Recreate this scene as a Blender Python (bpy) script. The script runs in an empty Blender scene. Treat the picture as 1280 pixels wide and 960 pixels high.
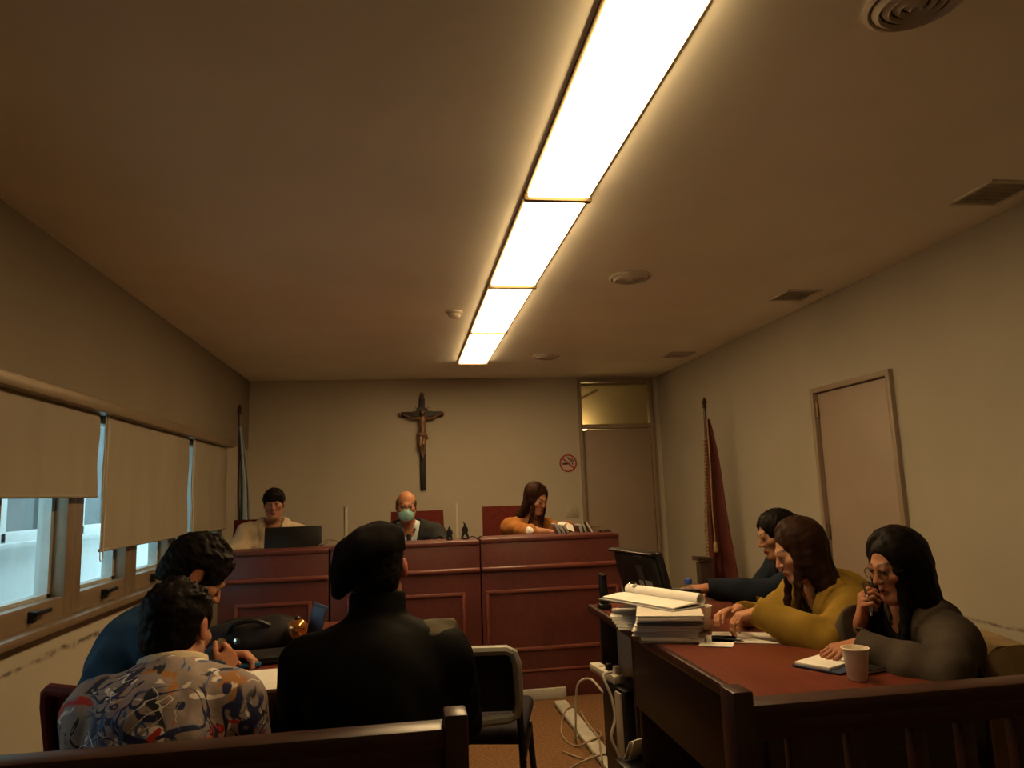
import bpy, bmesh, math, random
import numpy as np
from mathutils import Vector, Matrix

rnd = random.Random(11)
SC = bpy.context.scene
COL = SC.collection
R = math.radians
V = lambda *a: np.array(a, float)


# ------------------------------------------------------------------ materials
def _new(name):
    m = bpy.data.materials.new(name)
    m.use_nodes = True
    nt = m.node_tree
    return m, nt, nt.nodes['Principled BSDF']


def _noise(nt, scale, detail=3, stretch=None, dist=0.0, coord='Object'):
    tc = nt.nodes.new('ShaderNodeTexCoord')
    mp = nt.nodes.new('ShaderNodeMapping')
    if stretch:
        mp.inputs['Scale'].default_value = stretch
    nt.links.new(tc.outputs[coord], mp.inputs['Vector'])
    n = nt.nodes.new('ShaderNodeTexNoise')
    n.inputs['Scale'].default_value = scale
    n.inputs['Detail'].default_value = detail
    n.inputs['Distortion'].default_value = dist
    nt.links.new(mp.outputs[0], n.inputs['Vector'])
    return n


def _ramp(nt, src, stops, interp='LINEAR'):
    r = nt.nodes.new('ShaderNodeValToRGB')
    r.color_ramp.interpolation = interp
    e = r.color_ramp.elements
    while len(e) < len(stops):
        e.new(0.5)
    for i, (p, c) in enumerate(stops):
        e[i].position = p
        e[i].color = (c, c, c, 1) if not hasattr(c, '__len__') else (*c, 1)
    nt.links.new(src, r.inputs['Fac'])
    return r


def _mix(nt, fac, a, b):
    m = nt.nodes.new('ShaderNodeMix')
    m.data_type = 'RGBA'
    if hasattr(fac, 'is_linked'):
        nt.links.new(fac, m.inputs[0])
    else:
        m.inputs[0].default_value = fac
    for s, v in ((6, a), (7, b)):
        if hasattr(v, 'is_linked'):
            nt.links.new(v, m.inputs[s])
        else:
            m.inputs[s].default_value = (*v, 1)
    return m.outputs[2]


def _bump(nt, bsdf, src, strength, dist=0.004):
    b = nt.nodes.new('ShaderNodeBump')
    b.inputs['Strength'].default_value = strength
    b.inputs['Distance'].default_value = dist
    nt.links.new(src, b.inputs['Height'])
    nt.links.new(b.outputs[0], bsdf.inputs['Normal'])


def mat(name, col, rough=.5, metal=0, var=.15, scale=9, bump=0, bscale=120, stretch=None, spec=.5, bdist=.003):
    m, nt, b = _new(name)
    n = _noise(nt, scale, 4, stretch)
    c1 = tuple(max(0, c * (1 - var)) for c in col)
    c2 = tuple(min(1, c * (1 + var)) for c in col)
    r = _ramp(nt, n.outputs['Fac'], [(.3, c1), (.7, c2)])
    nt.links.new(r.outputs[0], b.inputs['Base Color'])
    b.inputs['Roughness'].default_value = rough
    b.inputs['Metallic'].default_value = metal
    b.inputs['Specular IOR Level'].default_value = spec
    if bump:
        _bump(nt, b, _noise(nt, bscale, 2, stretch).outputs['Fac'], bump, bdist)
    return m


def wood(name, dark, light, rough=.35, stretch=(1, 9, 9), scale=3.0):
    m, nt, b = _new(name)
    n = _noise(nt, scale, 6, stretch, .6)
    n2 = _noise(nt, scale * 7, 3, stretch)
    r = _ramp(nt, n.outputs['Fac'], [(.25, dark), (.5, tuple((a + c) / 2 for a, c in zip(dark, light))), (.75, light)])
    r2 = _ramp(nt, n2.outputs['Fac'], [(.4, (.75, .75, .75)), (.6, (1, 1, 1))])
    mm = nt.nodes.new('ShaderNodeMix')
    mm.data_type = 'RGBA'
    mm.blend_type = 'MULTIPLY'
    mm.inputs[0].default_value = .6
    nt.links.new(r.outputs[0], mm.inputs[6])
    nt.links.new(r2.outputs[0], mm.inputs[7])
    nt.links.new(mm.outputs[2], b.inputs['Base Color'])
    b.inputs['Roughness'].default_value = rough
    _bump(nt, b, n2.outputs['Fac'], .08, .002)
    return m


def emission(name, col, s):
    m, nt, b = _new(name)
    n = _noise(nt, 3, 2)
    r = _ramp(nt, n.outputs['Fac'], [(.2, tuple(c * .97 for c in col)), (.8, col)])
    b.inputs['Base Color'].default_value = (.8, .8, .8, 1)
    nt.links.new(r.outputs[0], b.inputs['Emission Color'])
    b.inputs['Emission Strength'].default_value = s
    return m


def vcol(name, rough=.55, bump=.0, bscale=200):
    m, nt, b = _new(name)
    a = nt.nodes.new('ShaderNodeAttribute')
    a.attribute_name = 'Col'
    n = _noise(nt, 60, 3)
    r = _ramp(nt, n.outputs['Fac'], [(.3, .9), (.7, 1.0)])
    mm = nt.nodes.new('ShaderNodeMix')
    mm.data_type = 'RGBA'
    mm.blend_type = 'MULTIPLY'
    mm.inputs[0].default_value = 1
    nt.links.new(a.outputs['Color'], mm.inputs[6])
    nt.links.new(r.outputs[0], mm.inputs[7])
    nt.links.new(mm.outputs[2], b.inputs['Base Color'])
    b.inputs['Roughness'].default_value = rough
    b.inputs['Specular IOR Level'].default_value = .3
    b.inputs['Subsurface Weight'].default_value = .04
    b.inputs['Subsurface Radius'].default_value = (.01, .004, .002)
    return m


def glassy(name, tint=(1, 1, 1), graze=.6, rough=.02):
    m = bpy.data.materials.new(name)
    m.use_nodes = True
    nt = m.node_tree
    for n in list(nt.nodes):
        nt.nodes.remove(n)
    out = nt.nodes.new('ShaderNodeOutputMaterial')
    t = nt.nodes.new('ShaderNodeBsdfTransparent')
    t.inputs[0].default_value = (*tint, 1)
    g = nt.nodes.new('ShaderNodeBsdfGlossy')
    g.inputs['Roughness'].default_value = rough
    lw = nt.nodes.new('ShaderNodeLayerWeight')
    lw.inputs[0].default_value = .5
    pw = nt.nodes.new('ShaderNodeMath')
    pw.operation = 'POWER'
    pw.inputs[1].default_value = 5
    nt.links.new(lw.outputs['Facing'], pw.inputs[0])
    fr = nt.nodes.new('ShaderNodeMath')
    fr.operation = 'MULTIPLY_ADD'
    fr.inputs[1].default_value = graze
    fr.inputs[2].default_value = .03
    nt.links.new(pw.outputs[0], fr.inputs[0])
    mx = nt.nodes.new('ShaderNodeMixShader')
    nt.links.new(fr.outputs[0], mx.inputs[0])
    nt.links.new(t.outputs[0], mx.inputs[1])
    nt.links.new(g.outputs[0], mx.inputs[2])
    nt.links.new(mx.outputs[0], out.inputs[0])
    return m


M = {}


def plaster(name, col, scuff=None, axis=1):
    """painted plaster; scuff = (z, y0, y1): a dirty line rubbed by chair backs"""
    m, nt, b = _new(name)
    n = _noise(nt, 1.3, 5)
    r = _ramp(nt, n.outputs['Fac'], [(.3, tuple(c * .93 for c in col)), (.7, tuple(min(1, c * 1.04) for c in col))])
    c = r.outputs[0]
    if scuff:
        z, y0, y1 = scuff
        tc = nt.nodes.new('ShaderNodeTexCoord')
        sp = nt.nodes.new('ShaderNodeSeparateXYZ')
        nt.links.new(tc.outputs['Object'], sp.inputs[0])

        def band(o, lo, hi, soft):
            mr = nt.nodes.new('ShaderNodeMapRange')
            mr.inputs[1].default_value = (hi - lo) / 2
            mr.inputs[2].default_value = (hi - lo) / 2 - soft
            s = nt.nodes.new('ShaderNodeMath')
            s.operation = 'SUBTRACT'
            s.inputs[1].default_value = (hi + lo) / 2
            nt.links.new(o, s.inputs[0])
            a = nt.nodes.new('ShaderNodeMath')
            a.operation = 'ABSOLUTE'
            nt.links.new(s.outputs[0], a.inputs[0])
            nt.links.new(a.outputs[0], mr.inputs[0])
            return mr.outputs[0]
        dn = _noise(nt, 9, 6, (1, .5, 2.5))
        dz = nt.nodes.new('ShaderNodeMath')
        dz.operation = 'MULTIPLY_ADD'
        dz.inputs[1].default_value = .05
        nt.links.new(dn.outputs['Fac'], dz.inputs[0])
        nt.links.new(sp.outputs[2], dz.inputs[2])
        f = nt.nodes.new('ShaderNodeMath')
        f.operation = 'MULTIPLY'
        nt.links.new(band(dz.outputs[0], z + .008, z + .042, .016), f.inputs[0])
        nt.links.new(band(sp.outputs[1], y0, y1, .5), f.inputs[1])
        n3 = _noise(nt, 30, 5, (1, .6, 1))
        r3 = _ramp(nt, n3.outputs['Fac'], [(.38, .12), (.62, .9)])
        f2 = nt.nodes.new('ShaderNodeMath')
        f2.operation = 'MULTIPLY'
        nt.links.new(f.outputs[0], f2.inputs[0])
        nt.links.new(r3.outputs[0], f2.inputs[1])
        c = _mix(nt, f2.outputs[0], c, (.06, .045, .035))
    nt.links.new(c, b.inputs['Base Color'])
    b.inputs['Roughness'].default_value = .8
    b.inputs['Specular IOR Level'].default_value = .25
    _bump(nt, b, _noise(nt, 150, 3).outputs['Fac'], .06, .002)
    return m


def printed_shirt(name):
    m, nt, b = _new(name)
    c = _ramp(nt, _noise(nt, 6, 4, None, .8).outputs['Fac'],
              [(.3, (.20, .145, .125)), (.48, (.31, .245, .215)), (.62, (.25, .195, .19)), (.75, (.42, .36, .31))]).outputs[0]

    def layer(c, scale, lo, hi, col, dist=1.0, off=(0, 0, 0), st=None, det=2):
        n = _noise(nt, scale, det, st, dist)
        n.id_data.nodes.active = n
        mp = n.inputs['Vector'].links[0].from_node
        mp.inputs['Location'].default_value = off
        f = _ramp(nt, n.outputs['Fac'], [(lo, 0), (hi, 1)])
        return _mix(nt, f.outputs[0], c, col)

    def line(c, scale, w, col, dist=1.6, off=(0, 0, 0)):
        n = _noise(nt, scale, 1, None, dist)
        mp = n.inputs['Vector'].links[0].from_node
        mp.inputs['Location'].default_value = off
        s = _ramp(nt, n.outputs['Fac'], [(.5 - w * 1.5, 0), (.5 - w, 1), (.5 + w, 1), (.5 + w * 1.5, 0)])
        gate = _noise(nt, 5, 1)
        gate.inputs['Vector'].links[0].from_node.inputs['Location'].default_value = (off[1] + 3, off[0] - 2, 1)
        g = _ramp(nt, gate.outputs['Fac'], [(.52, 0), (.56, 1)])
        mu = nt.nodes.new('ShaderNodeMath')
        mu.operation = 'MULTIPLY'
        nt.links.new(s.outputs[0], mu.inputs[0])
        nt.links.new(g.outputs[0], mu.inputs[1])
        return _mix(nt, mu.outputs[0], c, col)
    c = layer(c, 8, .565, .61, (.36, .16, .05), 1.5, (4, 1, 2))
    c = layer(c, 7, .60, .63, (.03, .03, .035), 1.8, (9, 5, 1))
    c = layer(c, 9, .63, .66, (.75, .68, .6), 2.0, (1, 8, 3))
    c = layer(c, 7, .60, .625, (.45, .04, .025), 1.6, (7, 3, 8))
    c = line(c, 8, .034, (.02, .025, .075), 2.2, (2, 2, 6))
    c = line(c, 9, .028, (.06, .11, .26), 2.0, (6, 1, 3))
    c = line(c, 10, .012, (.02, .015, .02), 2.5, (3, 9, 3))
    c = line(c, 7, .012, (.7, .66, .6), 2.4, (8, 8, 5))
    nt.links.new(c, b.inputs['Base Color'])
    b.inputs['Roughness'].default_value = .75
    b.inputs['Specular IOR Level'].default_value = .2
    return m


def hairmat(name, col, rough=.5):
    m, nt, b = _new(name)
    n = _noise(nt, 22, 4, (1, 1, .12), .3)
    r = _ramp(nt, n.outputs['Fac'], [(.3, tuple(c * .45 for c in col)), (.7, tuple(c * 1.6 for c in col))])
    nt.links.new(r.outputs[0], b.inputs['Base Color'])
    b.inputs['Roughness'].default_value = rough
    b.inputs['Specular IOR Level'].default_value = .05
    _bump(nt, b, _noise(nt, 110, 3, (1, 1, .08), .2).outputs['Fac'], .3, .003)
    return m


# ------------------------------------------------------------------ objects
def root(name, label, cat, loc=(0, 0, 0), rz=0.0, group=None, kind=None):
    o = bpy.data.objects.new(name, None)
    o.empty_display_size = .1
    COL.objects.link(o)
    o.location = loc
    o.rotation_euler = (0, 0, rz)
    return tag(o, label, cat, group, kind)


def tag(o, label=None, cat=None, group=None, kind=None):
    if label:
        o['label'] = label
    if cat:
        o['category'] = cat
    if group:
        o['group'] = group
    if kind:
        o['kind'] = kind
    return o


def copy_tree(o, parent=None):
    c = o.copy()
    COL.objects.link(c)
    c.parent = parent
    for ch in list(o.children):
        copy_tree(ch, c)
    return c


def rot3(rx=0, ry=0, rz=0):
    return Matrix.Rotation(rz, 3, 'Z') @ Matrix.Rotation(ry, 3, 'Y') @ Matrix.Rotation(rx, 3, 'X')


class MB:
    def __init__(s):
        s.bm = bmesh.new()

    def box(s, c, size, rot=None, bev=0.0, seg=2):
        r = bmesh.ops.create_cube(s.bm, size=1)
        vs = r['verts']
        for v in vs:
            p = Vector((v.co.x * size[0], v.co.y * size[1], v.co.z * size[2]))
            v.co = p
        if bev:
            es = list({e for v in vs for e in v.link_edges})
            rb = bmesh.ops.bevel(s.bm, geom=es, offset=bev, segments=seg, affect='EDGES', profile=.5)
            vs = list({v for f in rb['faces'] for v in f.verts} | {v for v in vs if v.is_valid})
            # gather the whole island
            st = list(vs)
            seen = set(st)
            while st:
                v = st.pop()
                for e in v.link_edges:
                    w = e.other_vert(v)
                    if w not in seen:
                        seen.add(w)
                        st.append(w)
            vs = list(seen)
        for v in vs:
            p = v.co
            if rot is not None:
                p = rot @ p
            v.co = p + Vector(c)
        return s

    def tube(s, pts, r, n=8, closed=False, caps=True):
        pts = [Vector(p) for p in pts]
        N = len(pts)
        rings = []
        prev = None
        for i, p in enumerate(pts):
            if closed:
                t = pts[(i + 1) % N] - pts[i - 1]
            else:
                t = pts[min(i + 1, N - 1)] - pts[max(i - 1, 0)]
            t.normalize()
            if prev is None:
                a = Vector((0, 0, 1)) if abs(t.z) < .9 else Vector((1, 0, 0))
                u = t.cross(a).normalized()
            else:
                u = (prev - t * prev.dot(t)).normalized()
            prev = u
            w = t.cross(u)
            rr = r[i] if hasattr(r, '__len__') else r
            rings.append([s.bm.verts.new(p + (u * math.cos(2 * math.pi * k / n) + w * math.sin(2 * math.pi * k / n)) * rr) for k in range(n)])
        L = N if closed else N - 1
        for i in range(L):
            a, b = rings[i], rings[(i + 1) % N]
            for k in range(n):
                s.bm.faces.new((a[k], a[(k + 1) % n], b[(k + 1) % n], b[k]))
        if caps and not closed:
            s.bm.faces.new(rings[0][::-1])
            s.bm.faces.new(rings[-1])
        return s

    def lathe(s, prof, c=(0, 0, 0), n=24, rot=None, caps=True):
        rings = []
        for r, z in prof:
            ring = []
            for k in range(n):
                p = Vector((r * math.cos(2 * math.pi * k / n), r * math.sin(2 * math.pi * k / n), z))
                if rot is not None:
                    p = rot @ p
                ring.append(s.bm.verts.new(p + Vector(c)))
            rings.append(ring)
        for a, b in zip(rings, rings[1:]):
            for k in range(n):
                s.bm.faces.new((a[k], a[(k + 1) % n], b[(k + 1) % n], b[k]))
        if caps:
            s.bm.faces.new(rings[0][::-1])
            s.bm.faces.new(rings[-1])
        return s

    def prism(s, poly, z0, z1, rot=None, c=(0, 0, 0)):
        def tr(x, y, z):
            p = Vector((x, y, z))
            if rot is not None:
                p = rot @ p
            return s.bm.verts.new(p + Vector(c))
        a = [tr(x, y, z0) for x, y in poly]
        b = [tr(x, y, z1) for x, y in poly]
        n = len(poly)
        s.bm.faces.new(a[::-1])
        s.bm.faces.new(b)
        for i in range(n):
            s.bm.faces.new((a[i], a[(i + 1) % n], b[(i + 1) % n], b[i]))
        return s

    def sheet(s, f, nu, nv, th=0.0):
        """grid surface f(u,v) -> point, u,v in 0..1; th: solid thickness along the normal"""
        P = [[Vector(f(i / nu, j / nv)) for j in range(nv + 1)] for i in range(nu + 1)]

        def nrm(i, j):
            a = P[min(i + 1, nu)][j] - P[max(i - 1, 0)][j]
            b = P[i][min(j + 1, nv)] - P[i][max(j - 1, 0)]
            return a.cross(b).normalized()
        g = [[s.bm.verts.new(P[i][j]) for j in range(nv + 1)] for i in range(nu + 1)]
        for i in range(nu):
            for j in range(nv):
                s.bm.faces.new((g[i][j], g[i + 1][j], g[i + 1][j + 1], g[i][j + 1]))
        if th:
            h = [[s.bm.verts.new(P[i][j] - nrm(i, j) * th) for j in range(nv + 1)] for i in range(nu + 1)]
            for i in range(nu):
                for j in range(nv):
                    s.bm.faces.new((h[i][j], h[i][j + 1], h[i + 1][j + 1], h[i + 1][j]))
            for i in range(nu):
                s.bm.faces.new((g[i][0], h[i][0], h[i + 1][0], g[i + 1][0]))
                s.bm.faces.new((g[i][nv], g[i + 1][nv], h[i + 1][nv], h[i][nv]))
            for j in range(nv):
                s.bm.faces.new((g[0][j], g[0][j + 1], h[0][j + 1], h[0][j]))
                s.bm.faces.new((g[nu][j], h[nu][j], h[nu][j + 1], g[nu][j + 1]))
        return s

    def build(s, name, m, parent=None, label=None, off=None, sharp=38):
        if off is not None:
            bmesh.ops.translate(s.bm, verts=s.bm.verts, vec=-Vector(off))
        bmesh.ops.recalc_face_normals(s.bm, faces=s.bm.faces)
        me = bpy.data.meshes.new(name)
        s.bm.to_mesh(me)
        s.bm.free()
        me.shade_smooth()
        me.set_sharp_from_angle(angle=R(sharp))
        if isinstance(m, str):
            m = M[m]
        me.materials.append(m)
        o = bpy.data.objects.new(name, me)
        COL.objects.link(o)
        if parent is not None:
            o.parent = parent
        if label:
            o['label'] = label
        return o


def single(mb, name, m, label, cat, loc=(0, 0, 0), rz=0, group=None, kind=None):
    o = mb.build(name, m)
    o.location = loc
    o.rotation_euler = (0, 0, rz)
    return tag(o, label, cat, group, kind)


def struct(mb, name, m):
    o = mb.build(name, m)
    o['kind'] = 'structure'
    return o


def arc(c, r, a0, a1, n, plane='xz'):
    out = []
    for i in range(n + 1):
        a = a0 + (a1 - a0) * i / n
        u, w = r * math.cos(a), r * math.sin(a)
        out.append((c[0] + u, c[1], c[2] + w) if plane == 'xz' else (c[0] + u, c[1] + w, c[2]) if plane == 'xy' else (c[0], c[1] + u, c[2] + w))
    return out


def smooth_path(pts, n=8):
    """Catmull-Rom through the points"""
    P = [np.array(p, float) for p in pts]
    P = [2 * P[0] - P[1]] + P + [2 * P[-1] - P[-2]]
    out = []
    for i in range(1, len(P) - 2):
        for k in range(n):
            t = k / n
            out.append(tuple(.5 * ((2 * P[i]) + (-P[i - 1] + P[i + 1]) * t + (2 * P[i - 1] - 5 * P[i] + 4 * P[i + 1] - P[i + 2]) * t * t + (-P[i - 1] + 3 * P[i] - 3 * P[i + 1] + P[i + 2]) * t ** 3)))
    out.append(tuple(P[-2]))
    return out
# ------------------------------------------------------------------ figures: one smooth implicit surface per body / garment
def smin(a, b, k):
    if k <= 0:
        return np.minimum(a, b)
    h = np.maximum(k - np.abs(a - b), 0) / k
    return np.minimum(a, b) - h * h * k * .25


def unit(v):
    v = np.array(v, float)
    return v / np.linalg.norm(v)


class SDF:
    def __init__(s, lo, hi, h):
        s.lo = np.array(lo, float)
        s.h = h
        s.n = np.maximum(np.ceil((np.array(hi, float) - s.lo) / h).astype(int) + 1, 4)
        s.ax = [(s.lo[i] + h * np.arange(s.n[i])).astype(np.float32) for i in range(3)]
        s.d = np.full(s.n, .25, np.float32)

    def grids(s):
        return s.ax[0][:, None, None], s.ax[1][None, :, None], s.ax[2][None, None, :]

    def put(s, f, lo, hi, k=.01, op='u'):
        pad = k + 3 * s.h
        sl = []
        for i in range(3):
            a = max(0, int((lo[i] - pad - s.lo[i]) / s.h))
            b = min(s.n[i], int((hi[i] + pad - s.lo[i]) / s.h) + 2)
            if b <= a:
                return s
            sl.append(slice(a, b))
        D = f(s.ax[0][sl[0]][:, None, None], s.ax[1][sl[1]][None, :, None], s.ax[2][sl[2]][None, None, :])
        sl = tuple(sl)
        if op == 'u':
            s.d[sl] = smin(s.d[sl], D, k)
        else:
            s.d[sl] = -smin(-s.d[sl], D, k)
        return s

    def cone(s, a, b, ra, rb, k=.01, op='u'):
        a = np.array(a, float)
        b = np.array(b, float)
        ba = b - a
        bb = max(ba @ ba, 1e-9)

        def f(X, Y, Z):
            px, py, pz = X - a[0], Y - a[1], Z - a[2]
            t = np.clip((px * ba[0] + py * ba[1] + pz * ba[2]) / bb, 0, 1)
            return np.sqrt((px - t * ba[0]) ** 2 + (py - t * ba[1]) ** 2 + (pz - t * ba[2]) ** 2) - (ra + (rb - ra) * t)
        r = max(ra, rb)
        return s.put(f, np.minimum(a, b) - r, np.maximum(a, b) + r, k, op)

    def chain(s, pts, rs, k=.01, op='u'):
        for i in range(len(pts) - 1):
            s.cone(pts[i], pts[i + 1], rs[i], rs[i + 1], k, op)
        return s

    def ell(s, c, r, m=None, k=.02, op='u'):
        c = np.array(c, float)
        r = np.array(r, float)
        m = np.eye(3) if m is None else m

        def f(X, Y, Z):
            px, py, pz = X - c[0], Y - c[1], Z - c[2]
            q = [px * m[0, i] + py * m[1, i] + pz * m[2, i] for i in range(3)]
            k0 = np.sqrt(sum((q[i] / r[i]) ** 2 for i in range(3)))
            k1 = np.sqrt(sum((q[i] / r[i] ** 2) ** 2 for i in range(3)))
            return k0 * (k0 - 1) / np.maximum(k1, 1e-6)
        e = np.sqrt(((m * r) ** 2).sum(1))
        return s.put(f, c - e, c + e, k, op)

    def plane(s, p, n, k=0.0):
        """keep the side n points away from"""
        X, Y, Z = s.grids()
        D = (X - p[0]) * n[0] + (Y - p[1]) * n[1] + (Z - p[2]) * n[2]
        s.d = -smin(-s.d, -D, k) if k else np.maximum(s.d, D)
        return s

    def wrinkle(s, amp, freq, seed, n=7):
        r = np.random.RandomState(seed)
        X, Y, Z = s.grids()
        for i in range(n):
            v = r.normal(size=3)
            v /= np.linalg.norm(v)
            fq = freq * r.uniform(.5, 1.8)
            w = r.normal(size=3) * freq * .35
            ph = np.sin(X * w[0] + Y * w[1] + Z * w[2] + r.uniform(0, 6)) * 1.6
            s.d += (amp / n * 1.8) * np.sin((X * v[0] + Y * v[1] + Z * v[2]) * fq + ph + r.uniform(0, 6)).astype(np.float32)
        return s

    def mesh(s):
        d = s.d.copy()
        for ax in range(3):  # close at the border of the block
            i0 = [slice(None)] * 3
            i0[ax] = 0
            d[tuple(i0)] = np.maximum(d[tuple(i0)], s.h * .3)
            i0[ax] = -1
            d[tuple(i0)] = np.maximum(d[tuple(i0)], s.h * .3)
        S = d < 0
        n = s.n
        cr = [(a, b, c) for a in (0, 1) for b in (0, 1) for c in (0, 1)]
        sub = lambda A, o: A[o[0]:n[0] - 1 + o[0], o[1]:n[1] - 1 + o[1], o[2]:n[2] - 1 + o[2]]
        cnt = sum(sub(S, o).astype(np.int8) for o in cr)
        act = (cnt > 0) & (cnt < 8)
        idx = np.argwhere(act)
        if not len(idx):
            return np.zeros((0, 3)), np.zeros((0, 4), int)
        vals = np.stack([d[idx[:, 0] + o[0], idx[:, 1] + o[1], idx[:, 2] + o[2]] for o in cr], 1)
        acc = np.zeros((len(idx), 3))
        num = np.zeros(len(idx))
        for a in range(8):
            for b in range(a + 1, 8):
                df = [cr[b][i] - cr[a][i] for i in range(3)]
                if sum(abs(x) for x in df) != 1:
                    continue
                va, vb = vals[:, a], vals[:, b]
                c = (va < 0) != (vb < 0)
                t = np.where(c, va / np.where(c, va - vb, 1), 0)
                p = np.array(cr[a])[None] + t[:, None] * np.array(df)[None]
                acc[c] += p[c]
                num[c] += 1
        verts = s.lo + s.h * (idx + acc / num[:, None])
        ID = np.full(np.array(n) - 1, -1, int)
        ID[act] = np.arange(len(idx))
        quads = []
        for ax in range(3):
            o1, o2 = [(1, 2), (2, 0), (0, 1)][ax]
            A = [slice(1, -1)] * 3
            B = [slice(1, -1)] * 3
            A[ax] = slice(0, n[ax] - 1)
            B[ax] = slice(1, n[ax])
            sa, sb = S[tuple(A)], S[tuple(B)]
            e = np.argwhere(sa != sb)
            flip = sa[tuple(e.T)]
            e = e + 1
            e[:, ax] -= 1

            def cell(d1, d2):
                q = e.copy()
                q[:, o1] += d1
                q[:, o2] += d2
                return ID[tuple(q.T)]
            q = np.stack([cell(-1, -1), cell(0, -1), cell(0, 0), cell(-1, 0)], 1)
            q[~flip] = q[~flip][:, ::-1]
            quads.append(q)
        return verts, np.concatenate(quads)


def np_obj(name, parts, m, parent, off, colors=None, label=None):
    vs, qs, base = [], [], 0
    for v, q in parts:
        vs.append(v)
        qs.append(q + base)
        base += len(v)
    v = np.concatenate(vs) - np.array(off)
    q = np.concatenate(qs)
    me = bpy.data.meshes.new(name)
    me.vertices.add(len(v))
    me.vertices.foreach_set('co', v.astype(np.float32).ravel())
    me.loops.add(len(q) * 4)
    me.loops.foreach_set('vertex_index', q.astype(np.int32).ravel())
    me.polygons.add(len(q))
    me.polygons.foreach_set('loop_start', (np.arange(len(q)) * 4).astype(np.int32))
    me.update(calc_edges=True)
    if colors is not None:
        at = me.color_attributes.new('Col', 'FLOAT_COLOR', 'POINT')
        at.data.foreach_set('color', np.concatenate([colors, np.ones((len(colors), 1))], 1).astype(np.float32).ravel())
    me.shade_smooth()
    me.materials.append(M[m] if isinstance(m, str) else m)
    o = bpy.data.objects.new(name, me)
    COL.objects.link(o)
    o.parent = parent
    if label:
        o['label'] = label
    return o


def headM(yaw, pitch, roll=0):
    y, p = R(yaw), R(pitch)
    F = V(math.sin(y) * math.cos(p), math.cos(y) * math.cos(p), math.sin(p))
    Rt = V(math.cos(y), -math.sin(y), 0)
    U = np.cross(Rt, F)
    c, s_ = math.cos(R(roll)), math.sin(R(roll))
    return np.stack([c * Rt + s_ * U, F, -s_ * Rt + c * U], 1)


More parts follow.
